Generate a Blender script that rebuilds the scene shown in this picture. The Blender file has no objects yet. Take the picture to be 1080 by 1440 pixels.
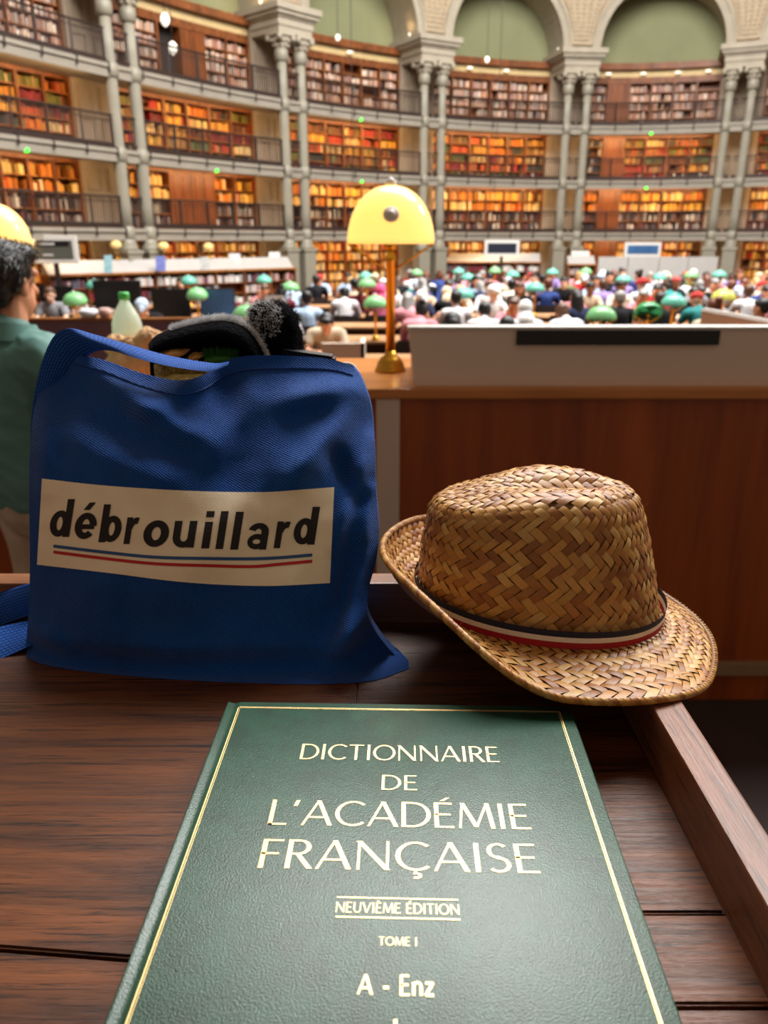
import bpy, bmesh, math, random
import numpy as np
from mathutils import Vector, Matrix, noise as mnoise

SC = bpy.context.scene
COL = SC.collection
PI = math.pi
R = math.radians

# ------------------------------------------------------------------ camera, light, exposure
CAMZ = 2.0
PITCH = R(19.4)
FPX = 1082.0
cam_d = bpy.data.cameras.new('camera')
cam_d.sensor_fit = 'VERTICAL'
cam_d.sensor_height = 34.6
cam_d.lens = FPX / 1440.0 * 34.6
cam_d.clip_start = 0.02
cam_d.clip_end = 200
cam_d.dof.use_dof = True
cam_d.dof.focus_distance = 0.475
cam_d.dof.aperture_fstop = 10.5
cam = bpy.data.objects.new('camera', cam_d)
COL.objects.link(cam)
cam.location = (0, 0, CAMZ)
cam.rotation_euler = (R(90) - PITCH, 0, 0)
SC.camera = cam

SC.view_settings.view_transform = 'Standard'
SC.view_settings.look = 'None'
SC.view_settings.gamma = 1.0
SC.view_settings.exposure = 0.35
SC.cycles.use_denoising = True
SC.cycles.max_bounces = 6
SC.cycles.diffuse_bounces = 3
SC.cycles.glossy_bounces = 3
SC.cycles.transmission_bounces = 6
SC.cycles.transparent_max_bounces = 8
SC.cycles.sample_clamp_indirect = 4.0
SC.cycles.caustics_reflective = False
SC.cycles.caustics_refractive = False

W = bpy.data.worlds.new('world')
SC.world = W
W.use_nodes = True
W.node_tree.nodes['Background'].inputs['Color'].default_value = (1.0, 0.76, 0.56, 1)
W.node_tree.nodes['Background'].inputs['Strength'].default_value = 0.185

def area(name, loc, target, sx, sy, power, color, shape='RECTANGLE'):
    l = bpy.data.lights.new(name, 'AREA')
    l.shape = shape
    l.size = sx
    l.size_y = sy
    l.energy = power
    l.color = color
    o = bpy.data.objects.new(name, l)
    COL.objects.link(o)
    o.location = loc
    d = Vector(target) - Vector(loc)
    o.rotation_euler = d.to_track_quat('-Z', 'Y').to_euler()
    return o

# the oval glass roof over the hall
area('glass_roof_daylight', (5.0, 13.2, 16.0), (5.0, 13.2, 0.0), 18, 14, 7800, (1.0, 0.985, 0.96), 'ELLIPSE')
# round roof windows further round the hall, right and ahead
area('roof_window_daylight', (19, 16, 14.5), (0, 2, 0.5), 5, 5, 1500, (1.0, 0.98, 0.95), 'DISK')

# fill added to brighten the far bays, standing in for roof windows
area('far_bay_fill', (7, 21, 17.5), (15, 36, 5.5), 10, 6, 2700, (1.0, 0.97, 0.92), 'ELLIPSE')
area('side_bay_fill', (-1, 14, 17.5), (-6, 28, 5.5), 8, 5, 900, (1.0, 0.97, 0.92), 'ELLIPSE')

# ------------------------------------------------------------------ helpers
def ray(x, y):
    u = (x - 540) / FPX
    v = (720 - y) / FPX
    c, s = math.cos(PITCH), math.sin(PITCH)
    return Vector((u, c + v * s, -s + v * c))

def atz(x, y, z):
    d = ray(x, y)
    t = (z - CAMZ) / d.z
    return Vector((d.x * t, d.y * t, z))

def aty(x, y, Y):
    d = ray(x, y)
    t = Y / d.y
    return Vector((d.x * t, Y, CAMZ + d.z * t))

def project(p):
    c, s = math.cos(PITCH), math.sin(PITCH)
    dz = p[2] - CAMZ
    dep = p[1] * c - dz * s
    up = p[1] * s + dz * c
    if dep <= 0.01:
        return (-9999, -9999)
    return (540 + FPX * p[0] / dep, 720 - FPX * up / dep)

def wloc(o):
    v = Vector((0, 0, 0))
    while o is not None:
        v = v + o.location
        o = o.parent
    return v

class MB:
    def __init__(self):
        self.v = []
        self.f = []
        self.m = []
        self.c = []
        self.uv = None

    def add(self, vs, fs, mi=0, col=None):
        b = len(self.v)
        self.v.extend([tuple(p) for p in vs])
        for f in fs:
            self.f.append([i + b for i in f])
            self.m.append(mi)
            self.c.append(col)

    def box(self, lo, hi, mi=0, M=None, col=None):
        x0, y0, z0 = lo
        x1, y1, z1 = hi
        vs = [(x0, y0, z0), (x1, y0, z0), (x1, y1, z0), (x0, y1, z0), (x0, y0, z1), (x1, y0, z1), (x1, y1, z1), (x0, y1, z1)]
        if M is not None:
            vs = [M @ Vector(p) for p in vs]
        self.add(vs, [(0, 3, 2, 1), (4, 5, 6, 7), (0, 1, 5, 4), (1, 2, 6, 5), (2, 3, 7, 6), (3, 0, 4, 7)], mi, col)

    def bbox(self, lo, hi, b=0.003, mi=0, M=None):
        """a box with bevelled edges"""
        bm = bmesh.new()
        bmesh.ops.create_cube(bm, size=1.0)
        c = [(lo[i] + hi[i]) / 2 for i in range(3)]
        s = [hi[i] - lo[i] for i in range(3)]
        for v in bm.verts:
            v.co = Vector((c[0] + v.co.x * s[0], c[1] + v.co.y * s[1], c[2] + v.co.z * s[2]))
        bmesh.ops.bevel(bm, geom=bm.edges[:], offset=min(b, min(s) * 0.45), segments=2, affect='EDGES', profile=0.6)
        self.addbm(bm, mi, M)

    def addbm(self, bm, mi=0, M=None):
        bm.verts.index_update()
        vs = [(M @ v.co) if M is not None else v.co.copy() for v in bm.verts]
        self.add(vs, [[v.index for v in f.verts] for f in bm.faces], mi)
        bm.free()

    def tube(self, pts, r, n=8, mi=0, cap=True, closed=False):
        pts = [Vector(p) for p in pts]
        k = len(pts)
        rr = r if isinstance(r, (list, tuple)) else [r] * k
        vs = []
        up = None
        for i, p in enumerate(pts):
            a = pts[(i - 1) % k] if (closed or i > 0) else p
            b = pts[(i + 1) % k] if (closed or i < k - 1) else p
            d = (b - a)
            d = d.normalized() if d.length > 1e-9 else Vector((0, 0, 1))
            if up is None:
                up = Vector((0, 0, 1)) if abs(d.z) < 0.9 else Vector((1, 0, 0))
            x = d.cross(up)
            x = x.normalized() if x.length > 1e-6 else d.orthogonal().normalized()
            y = x.cross(d).normalized()
            up = y
            for j in range(n):
                t = 2 * PI * j / n
                vs.append(p + (x * math.cos(t) + y * math.sin(t)) * rr[i])
        fs = []
        for i in range(k if closed else k - 1):
            i2 = (i + 1) % k
            for j in range(n):
                j2 = (j + 1) % n
                fs.append((i * n + j, i * n + j2, i2 * n + j2, i2 * n + j))
        if cap and not closed:
            fs.append(list(range(n))[::-1])
            fs.append([(k - 1) * n + j for j in range(n)])
        self.add(vs, fs, mi)

    def lathe(self, prof, n=24, c=(0, 0, 0), mi=0, M=None, flute=0.0, nf=16, cap=True):
        vs = []
        for (r, z) in prof:
            for j in range(n):
                t = 2 * PI * j / n
                q = r * (1 - flute * (0.5 - 0.5 * math.cos(nf * t)))
                p = Vector((c[0] + q * math.cos(t), c[1] + q * math.sin(t), c[2] + z))
                vs.append(M @ p if M is not None else p)
        fs = []
        k = len(prof)
        for i in range(k - 1):
            for j in range(n):
                j2 = (j + 1) % n
                fs.append((i * n + j, i * n + j2, (i + 1) * n + j2, (i + 1) * n + j))
        if cap:
            if prof[0][0] > 1e-5:
                fs.append(list(range(n))[::-1])
            if prof[-1][0] > 1e-5:
                fs.append([(k - 1) * n + j for j in range(n)])
        self.add(vs, fs, mi)

    def grid(self, F, nu, nv, mi=0, u0=0., u1=1., v0=0., v1=1., flip=False):
        vs = []
        for j in range(nv + 1):
            for i in range(nu + 1):
                vs.append(F(u0 + (u1 - u0) * i / nu, v0 + (v1 - v0) * j / nv))
        fs = []
        for j in range(nv):
            for i in range(nu):
                a = j * (nu + 1) + i
                q = (a, a + 1, a + nu + 2, a + nu + 1)
                fs.append(q[::-1] if flip else q)
        self.add(vs, fs, mi)

    def build(self, name, mats, parent=None, loc=None, smooth=False, color=None, angle=None):
        if not isinstance(mats, (list, tuple)):
            mats = [mats]
        V = np.array(self.v, dtype=float)
        if parent is not None:
            org = wloc(parent)
            rel = Vector((0, 0, 0))
        elif loc is not None:
            org = Vector(loc)
            rel = org
        else:
            lo = V.min(0)
            hi = V.max(0)
            org = Vector(((lo[0] + hi[0]) / 2, (lo[1] + hi[1]) / 2, lo[2]))
            rel = org
        V = V - np.array(org)
        me = bpy.data.meshes.new(name)
        me.from_pydata(V.tolist(), [], self.f)
        for m in mats:
            me.materials.append(m)
        if len(mats) > 1:
            me.polygons.foreach_set('material_index', self.m)
        if any(c is not None for c in self.c):
            at = me.color_attributes.new('tint', 'FLOAT_COLOR', 'CORNER')
            buf = []
            for f, c in zip(self.f, self.c):
                c = c or (1, 1, 1)
                buf.extend([c[0], c[1], c[2], 1.0] * len(f))
            at.data.foreach_set('color', buf)
        if self.uv is not None:
            ul = me.uv_layers.new(name='UVMap')
            buf = []
            for f in self.f:
                for i in f:
                    buf.extend(self.uv[i])
            ul.data.foreach_set('uv', buf)
        if smooth:
            me.polygons.foreach_set('use_smooth', [True] * len(me.polygons))
        if angle is not None:
            me.polygons.foreach_set('use_smooth', [True] * len(me.polygons))
            me.set_sharp_from_angle(angle=R(angle))
        me.update()
        o = bpy.data.objects.new(name, me)
        COL.objects.link(o)
        if parent is not None:
            o.parent = parent
        else:
            o.location = rel
        if color is not None:
            o.color = (color[0], color[1], color[2], 1)
        return o

def tag(o, label=None, cat=None, group=None, kind=None):
    if label:
        o['label'] = label
    if cat:
        o['category'] = cat
    if group:
        o['group'] = group
    if kind:
        o['kind'] = kind
    return o

def thing(name, loc, label, cat, group=None, rz=0.0):
    o = bpy.data.objects.new(name, None)
    COL.objects.link(o)
    o.location = loc
    o.rotation_euler = (0, 0, rz)
    o.empty_display_size = 0.1
    return tag(o, label, cat, group)

def structure(o):
    o['kind'] = 'structure'
    return o

def copy_tree(o, parent=None):
    c = o.copy()
    COL.objects.link(c)
    if parent is not None:
        c.parent = parent
    for ch in list(o.children):
        copy_tree(ch, c)
    return c

def nz(p, s=1.0, o=0.0):
    return mnoise.noise(Vector((p[0] * s + o, p[1] * s + o * 0.7, p[2] * s - o)))

def smooth01(t):
    t = max(0.0, min(1.0, t))
    return t * t * (3 - 2 * t)

def interp(pts, t):
    """piecewise smooth (Catmull-Rom) curve through (key, value...) tuples"""
    ks = [p[0] for p in pts]
    n = len(pts)
    if t <= ks[0]:
        return list(pts[0][1:])
    if t >= ks[-1]:
        return list(pts[-1][1:])
    i = max(j for j in range(n - 1) if ks[j] <= t)
    a = (t - ks[i]) / (ks[i + 1] - ks[i])
    out = []
    for q in range(1, len(pts[0])):
        p1, p2 = pts[i][q], pts[i + 1][q]
        h = ks[i + 1] - ks[i]
        m1 = (p2 - pts[i - 1][q]) / (ks[i + 1] - ks[i - 1]) if i > 0 else (p2 - p1) / h
        m2 = (pts[i + 2][q] - p1) / (ks[i + 2] - ks[i]) if i < n - 2 else (p2 - p1) / h
        a2, a3 = a * a, a * a * a
        out.append((2 * a3 - 3 * a2 + 1) * p1 + (a3 - 2 * a2 + a) * h * m1 + (-2 * a3 + 3 * a2) * p2 + (a3 - a2) * h * m2)
    return out

def capsule(mb, p0, p1, r0, r1, n=12, k=4):
    p0, p1 = Vector(p0), Vector(p1)
    d = (p1 - p0)
    if d.length < 1e-6:
        d = Vector((0, 0, 1e-4))
    d.normalize()
    pts, rr = [], []
    for i in range(k):
        a = PI / 2 * (1 - i / k)
        pts.append(p0 - d * r0 * math.sin(a))
        rr.append(max(1e-4, r0 * math.cos(a)))
    pts.append(p0)
    rr.append(r0)
    pts.append(p1)
    rr.append(r1)
    for i in range(1, k + 1):
        a = PI / 2 * i / k
        pts.append(p1 + d * r1 * math.sin(a))
        rr.append(max(1e-4, r1 * math.cos(a)))
    mb.tube(pts, rr, n)

def ellipsoid(mb, c, r, rot=None, n=16, k=10):
    M = Matrix.Translation(Vector(c)) @ (rot.to_4x4() if rot is not None else Matrix.Identity(4))
    prof = [(max(1e-4, math.sin(PI * i / k)), -math.cos(PI * i / k)) for i in range(k + 1)]
    M = M @ Matrix.Diagonal((r[0], r[1], r[2], 1))
    mb.lathe(prof, n, M=M)

def blob(items, voxel=0.012, smooth_it=3, fac=0.5):
    """one continuous mesh grown from overlapping tapered limbs and rounded masses"""
    mb = MB()
    for it in items:
        if it[0] == 'c':
            capsule(mb, *it[1:])
        elif it[0] == 'e':
            ellipsoid(mb, *it[1:])
        elif it[0] == 'b':
            mb.bbox(it[1], it[2], it[3])
    me = bpy.data.meshes.new('tmp')
    me.from_pydata([tuple(p) for p in mb.v], [], mb.f)
    o = bpy.data.objects.new('tmp', me)
    COL.objects.link(o)
    m = o.modifiers.new('r', 'REMESH')
    m.mode = 'VOXEL'
    m.voxel_size = voxel
    s = o.modifiers.new('s', 'SMOOTH')
    s.factor = fac
    s.iterations = smooth_it
    dg = bpy.context.evaluated_depsgraph_get()
    out = bpy.data.meshes.new_from_object(o.evaluated_get(dg))
    bpy.data.objects.remove(o)
    bpy.data.meshes.remove(me)
    out.polygons.foreach_set('use_smooth', [True] * len(out.polygons))
    return out

def meshobj(name, me, mat, parent=None, color=None, loc=None):
    o = bpy.data.objects.new(name, me)
    COL.objects.link(o)
    if parent is not None:
        o.parent = parent
    if loc is not None:
        o.location = loc
    if len(me.materials) == 0:
        me.materials.append(mat)
    else:
        o.material_slots[0].link = 'OBJECT'
        o.material_slots[0].material = mat
    if color is not None:
        o.color = (color[0], color[1], color[2], 1)
    return o

# ------------------------------------------------------------------ materials
def lin(h):
    """sRGB 0-255 triple to linear"""
    out = []
    for c in h:
        c = c / 255.0
        out.append(c / 12.92 if c <= 0.04045 else ((c + 0.055) / 1.055) ** 2.4)
    return tuple(out)

class NT:
    def __init__(self, m):
        self.t = m.node_tree
        self.n = self.t.nodes
        self.l = self.t.links
        self.p = self.n['Principled BSDF']

    def node(self, typ, **kw):
        nd = self.n.new(typ)
        for k, v in kw.items():
            if k in nd.inputs.keys():
                nd.inputs[k].default_value = v
            else:
                setattr(nd, k, v)
        return nd

    def link(self, a, b):
        self.l.new(a, b)

    def math(self, op, a, b=None):
        nd = self.n.new('ShaderNodeMath')
        nd.operation = op
        for i, x in enumerate((a, b)):
            if x is None:
                continue
            if isinstance(x, (int, float)):
                nd.inputs[i].default_value = x
            else:
                self.l.new(x, nd.inputs[i])
        return nd.outputs[0]

    def ramp(self, fac, stops):
        nd = self.n.new('ShaderNodeValToRGB')
        e = nd.color_ramp.elements
        while len(e) < len(stops):
            e.new(0.5)
        for i, (p, c) in enumerate(stops):
            e[i].position = p
            e[i].color = (c[0], c[1], c[2], 1)
        self.l.new(fac, nd.inputs['Fac'])
        return nd.outputs['Color']

    def mix(self, fac, a, b, typ='MIX'):
        nd = self.n.new('ShaderNodeMix')
        nd.data_type = 'RGBA'
        nd.blend_type = typ
        for i, x in ((0, fac), (6, a), (7, b)):
            if isinstance(x, (int, float)):
                nd.inputs[i].default_value = x
            elif isinstance(x, tuple):
                nd.inputs[i].default_value = (x[0], x[1], x[2], 1)
            else:
                self.l.new(x, nd.inputs[i])
        return nd.outputs[2]

    def coord(self, kind='Object', scale=(1, 1, 1), rot=(0, 0, 0)):
        tc = self.n.new('ShaderNodeTexCoord')
        mp = self.n.new('ShaderNodeMapping')
        mp.inputs['Scale'].default_value = scale
        mp.inputs['Rotation'].default_value = rot
        self.l.new(tc.outputs[kind], mp.inputs['Vector'])
        return mp.outputs['Vector']

    def noise(self, vec, scale, detail=3, rough=0.5, dist=0.0):
        nd = self.n.new('ShaderNodeTexNoise')
        nd.inputs['Scale'].default_value = scale
        nd.inputs['Detail'].default_value = detail
        nd.inputs['Roughness'].default_value = rough
        nd.inputs['Distortion'].default_value = dist
        self.l.new(vec, nd.inputs['Vector'])
        return nd.outputs['Fac']

    def bump(self, h, strength=0.3, dist=0.001):
        nd = self.n.new('ShaderNodeBump')
        nd.inputs['Strength'].default_value = strength
        nd.inputs['Distance'].default_value = dist
        self.l.new(h, nd.inputs['Height'])
        self.l.new(nd.outputs['Normal'], self.p.inputs['Normal'])

def mat(name, col=(0.5, 0.5, 0.5), rough=0.6, metal=0.0, spec=0.5, **kw):
    m = bpy.data.materials.new(name)
    m.use_nodes = True
    t = NT(m)
    t.p.inputs['Base Color'].default_value = (col[0], col[1], col[2], 1)
    t.p.inputs['Roughness'].default_value = rough
    t.p.inputs['Metallic'].default_value = metal
    t.p.inputs['Specular IOR Level'].default_value = spec
    for k, v in kw.items():
        t.p.inputs[k].default_value = v
    return m

def mottled(name, col, var=0.15, scale=6.0, rough=0.6, bump=0.0, bscale=60, metal=0.0, spec=0.5, bdist=0.002):
    m = mat(name, col, rough, metal, spec)
    t = NT(m)
    v = t.coord('Object')
    n = t.noise(v, scale, 4, 0.6)
    lo = tuple(c * (1 - var) for c in col)
    hi = tuple(min(1, c * (1 + var)) for c in col)
    t.link(t.ramp(n, [(0.3, lo), (0.7, hi)]), t.p.inputs['Base Color'])
    if bump:
        t.bump(t.noise(v, bscale, 4, 0.6), bump, bdist)
    return m

def wood(name, dark, light, grain=(3, 60, 60), scale=1.0, rough=0.4, bump=0.15, pore=0.5, spec=0.5):
    m = mat(name, light, rough, 0, spec)
    t = NT(m)
    v = t.coord('Object', tuple(g * scale for g in grain))
    big = t.noise(v, 1.0, 5, 0.6, 0.6)
    fine = t.noise(t.coord('Object', tuple((g * scale * 3 if g < 20 else g * scale * 7) for g in grain)), 1.0, 4, 0.75, 0.3)
    c = t.ramp(big, [(0.3, dark), (0.72, light)])
    pr = t.ramp(fine, [(0.36, (1 - pore,) * 3), (0.46, (1 - pore * 0.15,) * 3), (0.7, (1.0, 1.0, 1.0))])
    t.link(t.mix(1.0, c, pr, 'MULTIPLY'), t.p.inputs['Base Color'])
    t.bump(t.mix(0.6, big, fine), bump, 0.002)
    return m

def tinted(name, rough=0.7, bump=0.0, bscale=80, spec=0.3, mulnoise=0.0, sheen=0.0):
    """base colour carried by each object"""
    m = mat(name, (0.5, 0.5, 0.5), rough, 0, spec)
    t = NT(m)
    oi = t.n.new('ShaderNodeObjectInfo')
    c = oi.outputs['Color']
    v = t.coord('Object')
    if mulnoise:
        k = t.ramp(t.noise(v, 9, 3), [(0.3, (1 - mulnoise,) * 3), (0.7, (1, 1, 1))])
        c = t.mix(1.0, c, k, 'MULTIPLY')
    t.link(c, t.p.inputs['Base Color'])
    if bump:
        t.bump(t.noise(v, bscale, 3), bump, 0.004)
    if sheen:
        t.p.inputs['Sheen Weight'].default_value = sheen
    return m

def attr_mat(name, rough=0.6, spec=0.3):
    m = mat(name, (0.5, 0.5, 0.5), rough, 0, spec)
    t = NT(m)
    a = t.n.new('ShaderNodeAttribute')
    a.attribute_name = 'tint'
    t.link(a.outputs['Color'], t.p.inputs['Base Color'])
    return m

M = {}
M['stone'] = mottled('stone', lin((168, 158, 140)), 0.10, 2.0, 0.7, 0.2, 8)
M['stone_panel'] = mottled('stone_panel', lin((158, 140, 120)), 0.10, 1.5, 0.75, 0.2, 6)
M['column_paint'] = mottled('column_paint', lin((146, 140, 124)), 0.07, 3.0, 0.45, 0.1, 9)
M['slab'] = mottled('slab', lin((150, 142, 128)), 0.08, 2.0, 0.6)
M['ornament'] = mottled('ornament', lin((178, 160, 134)), 0.15, 7.0, 0.7, 0.8, 7, bdist=0.05)
M['lunette'] = mottled('lunette', lin((134, 136, 100)), 0.08, 0.6, 0.8)
M['case_wood'] = wood('case_wood', lin((92, 48, 18)), lin((150, 84, 34)), (6, 6, 1.2), 0.8, 0.45, 0.1, 0.3)
M['shelf_wood'] = wood('shelf_wood', lin((120, 68, 28)), lin((176, 108, 48)), (2, 8, 8), 0.8, 0.5, 0.1, 0.3)
M['door_wood'] = wood('door_wood', lin((96, 48, 16)), lin((146, 78, 30)), (7, 7, 0.9), 0.8, 0.4, 0.1, 0.3)
M['dark_gap'] = mat('dark_gap', lin((34, 24, 20)), 0.7)
M['iron'] = mat('iron', lin((58, 44, 38)), 0.5, 0.4)
M['frieze'] = mottled('frieze', lin((206, 180, 128)), 0.1, 3, 0.6)
M['books_mass'] = attr_mat('books_mass', 0.6)
M['book_cloth'] = tinted('book_cloth', 0.6)
M['carpet'] = mottled('carpet', lin((60, 42, 36)), 0.15, 5, 0.9)
M['platform'] = mottled('platform', lin((54, 38, 34)), 0.15, 5, 0.75)
M['oak'] = wood('oak', lin((132, 78, 36)), lin((188, 122, 62)), (2, 14, 14), 0.9, 0.35, 0.1, 0.2)
M['white_paint'] = mottled('white_paint', lin((222, 218, 212)), 0.03, 3, 0.5)
M['black_plastic'] = mat('black_plastic', (0.008, 0.008, 0.01), 0.4)
M['brass'] = mottled('brass', lin((214, 160, 62)), 0.08, 12, 0.28, metal=1.0)
M['glass_green'] = mottled('glass_green', lin((118, 205, 175)), 0.12, 4, 0.16, spec=0.7)
M['skin'] = tinted('skin', 0.55, 0.0, spec=0.35)
M['cloth'] = tinted('cloth', 0.85, 0.25, 30, 0.2, 0.25)
M['hair'] = tinted('hair', 0.45, 0.5, 60, 0.5, 0.3)
M['ledge_paint'] = mottled('ledge_paint', lin((176, 172, 168)), 0.05, 3, 0.5)
M['screen'] = mat('screen', (0.012, 0.013, 0.015), 0.25)
# ------------------------------------------------------------------ the oval wall of galleries
_az = np.array([-24, -17.8, -14.2, -9.5, -4.75, 1.4, 5.75, 10.2, 15.7, 22.8])
_rr = np.array([23.1, 25.4, 26.85, 29.0, 30.9, 33.8, 35.7, 36.7, 37.6, 38.5])
_pf = np.polyfit(_az, _rr, 3)
_A = np.linspace(-40, 40, 1601)
_Rr = np.polyval(_pf, _A)
_X = _Rr * np.sin(np.radians(_A))
_Y = _Rr * np.cos(np.radians(_A))
_S = np.concatenate([[0], np.cumsum(np.hypot(np.diff(_X), np.diff(_Y)))])
_TX = np.gradient(_X, _S)
_TY = np.gradient(_Y, _S)

def s_of_az(a):
    return float(np.interp(a, _A, _S))

def FT(s):
    tx, ty = float(np.interp(s, _S, _TX)), float(np.interp(s, _S, _TY))
    l = math.hypot(tx, ty)
    return tx / l, ty / l

def FP(s, off, z):
    tx, ty = FT(s)
    return Vector((float(np.interp(s, _S, _X)) - ty * off, float(np.interp(s, _S, _Y)) + tx * off, z))

def FM(s, off, z):
    """frame on the wall curve: x along it, y outward, z up"""
    tx, ty = FT(s)
    p = FP(s, off, z)
    return Matrix(((tx, -ty, 0, p.x), (ty, tx, 0, p.y), (0, 0, 1, p.z), (0, 0, 0, 1)))

def cbox(mb, s0, s1, o0, o1, z0, z1, n=None, mi=0):
    n = n or max(1, int(abs(s1 - s0) / 0.7))
    vs = []
    for i in range(n + 1):
        s = s0 + (s1 - s0) * i / n
        vs += [FP(s, o0, z0), FP(s, o1, z0), FP(s, o1, z1), FP(s, o0, z1)]
    fs = []
    for i in range(n):
        a = i * 4
        for q in range(4):
            q2 = (q + 1) % 4
            fs.append((a + q, a + q2, a + 4 + q2, a + 4 + q))
    fs += [(3, 2, 1, 0), (n * 4, n * 4 + 1, n * 4 + 2, n * 4 + 3)]
    mb.add(vs, fs, mi)

G = [2.22, 4.35, 6.50]          # gallery floors
CAPB, CAPT, ENT = 8.12, 8.64, 9.45
OFF_CASE, OFF_PIER, OFF_WALL = 1.30, 1.18, 1.85
PAIR = [(-17.4, -16.1), (-6.7, -5.45), (2.62, 3.86), (12.0, 13.27), (21.8, 23.05)]
sp = [((s_of_az(a) + s_of_az(b)) / 2) for a, b in PAIR]
PITCHS = sp[2] - sp[1]
sp = [sp[0] - PITCHS * 1.02] + sp + [sp[-1] + PITCHS]
COLD = 0.42                      # half distance between the columns of a pair
NB = len(sp) - 1                 # bays
BAYW = ['far-left', 'left', 'middle-left', 'middle', 'right', 'far-right']
SE0, SE1 = sp[0] - 1.0, sp[-1] + 1.0

# floor of the hall and the raised floor in front
mb = MB()
mb.box((-32, -4, -0.2), (32, 46, 0.0))
structure(mb.build('floor', M['carpet']))
mb = MB()
mb.box((-6, -2.0, 0.003), (6, 3.6, 0.35))
o = structure(mb.build('floor_platform', M['platform']))
o.name = 'floor_2'

# wall behind the galleries
mb = MB()
cbox(mb, SE0 - 3, SE1 + 3, OFF_WALL, OFF_WALL + 0.3, 0.0, 9.2, 60)
structure(mb.build('wall_back', M['stone_panel'], smooth=False))

for k in range(NB):              # green blind arches above the shelves
    mb = MB()
    cbox(mb, sp[k] - 0.2, sp[k + 1] + 0.2, OFF_WALL - 0.15, OFF_WALL + 0.15, 9.2, 13.0, 10)
    structure(mb.build('wall_lunette', M['lunette']))

# arches, soffits and spandrels
ARC_R = 2.42
for k in range(NB):
    s0, s1 = sp[k], sp[k + 1]
    sm, hw = (s0 + s1) / 2, (s1 - s0) / 2
    r = min(ARC_R, hw - 0.72)
    r = hw - 0.80
    n = 28
    mb = MB()
    # spandrel face from the arch to the bay's edges
    for i in range(n):
        qs = []
        for j in (i, i + 1):
            a = PI * j / n
            ca, sa = math.cos(a), math.sin(a)
            inner = (sm - r * ca, ENT + r * sa)
            t = 1e9
            if abs(ca) > 1e-6:
                t = min(t, hw / abs(ca))
            if sa > 1e-6:
                t = min(t, 3.6 / sa)
            qs.append((inner, (sm - t * ca, ENT + t * sa)))
        for m in range(4):
            f0, f1 = m / 4, (m + 1) / 4
            pt = lambda q, f: FP(q[0][0] * (1 - f) + q[1][0] * f, 0.0, q[0][1] * (1 - f) + q[1][1] * f)
            mb.add([pt(qs[0], f0), pt(qs[1], f0), pt(qs[1], f1), pt(qs[0], f1)], [(0, 1, 2, 3)])
    structure(mb.build('wall_spandrel', M['ornament']))
    mb = MB()
    # deep soffit behind the arch
    for i in range(n):
        a, b = PI * i / n, PI * (i + 1) / n
        for (o0, o1) in ((-0.02, 0.9), (0.9, OFF_WALL - 0.1)):
            P = lambda t, o: FP(sm - r * math.cos(t), o, ENT + r * math.sin(t))
            mb.add([P(a, o0), P(a, o1), P(b, o1), P(b, o0)], [(0, 1, 2, 3)])
    structure(mb.build('trim_soffit', M['stone'], smooth=True))
    # moulded archivolt
    mb = MB()
    prof = [(0.0, 0.0), (0.0, -0.10), (0.10, -0.10), (0.12, -0.06), (0.26, -0.06), (0.28, -0.12), (0.36, -0.12), (0.38, 0.0)]
    vs, fs = [], []
    for i in range(n + 1):
        a = PI * i / n
        for (dr, do) in prof:
            vs.append(FP(sm - (r + dr) * math.cos(a), do, ENT + (r + dr) * math.sin(a)))
    m = len(prof)
    for i in range(n):
        for j in range(m - 1):
            fs.append((i * m + j, i * m + j + 1, (i + 1) * m + j + 1, (i + 1) * m + j))
    mb.add(vs, fs)
    structure(mb.build('trim_archivolt', M['stone']))

# pale raised panels of ornament on each spandrel
for k in range(1, NB):
    mb = MB()
    s = sp[k]
    for (q0, z0, q1, z1) in ((0.42, 0.22, 0.42, 0.7), (0.42, 0.7, 0.62, 1.4), (0.62, 1.4, 0.95, 2.0)):
        for sg in (-1, 1):
            mb.tube([FP(s + sg * q0, -0.05, ENT + z0), FP(s + sg * q1, -0.05, ENT + z1)], 0.05, 6)
    mb.tube([FP(s - 0.42, -0.05, ENT + 0.22), FP(s + 0.42, -0.05, ENT + 0.22)], 0.05, 6)
    for i in range(10):
        z = 0.4 + i * 0.16
        w = 0.30 + 0.05 * i
        for j in range(-2, 3):
            c = FP(s + j * w * 0.42, -0.02, ENT + z)
            ellipsoid(mb, c, (0.07, 0.04, 0.06), n=6, k=4)
    structure(mb.build('trim_ornament', M['ornament']))

# piers behind the column pairs
for k in range(NB + 1):
    s = sp[k]
    mb = MB()
    levels = [(0.0, G[0] - 0.12), (G[0] + 0.12, G[1] - 0.12), (G[1] + 0.12, G[2] - 0.12), (G[2] + 0.12, 9.6)]
    cbox(mb, s - 0.78, s + 0.78, OFF_PIER, OFF_WALL + 0.05, 0, 9.6, 2)
    for (z0, z1) in levels:
        for (a, b, c, d) in ((-0.62, -0.12, z0 + 0.2, z0 + 0.95), (0.12, 0.62, z0 + 0.2, z0 + 0.95), (-0.62, -0.12, z0 + 1.1, z1 - 0.15), (0.12, 0.62, z0 + 1.1, z1 - 0.15)):
            for (e0, e1, f0, f1) in ((a, b, c, c + 0.05), (a, b, d - 0.05, d), (a, a + 0.05, c, d), (b - 0.05, b, c, d)):
                cbox(mb, s + e0, s + e1, OFF_PIER - 0.04, OFF_PIER + 0.01, f0, f1, 1)
    structure(mb.build('wall_pier', M['stone_panel']))

# gallery floors (one continuous slab per level)
for g in G:
    mb = MB()
    cbox(mb, SE0, SE1, -0.12, OFF_WALL, g - 0.11, g + 0.11, 60)
    cbox(mb, SE0, SE1, -0.18, -0.10, g + 0.03, g + 0.13, 60)
    cbox(mb, SE0, SE1, -0.12, -0.05, g - 0.20, g - 0.10, 60)
    structure(mb.build('floor_gallery', M['slab']))

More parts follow.
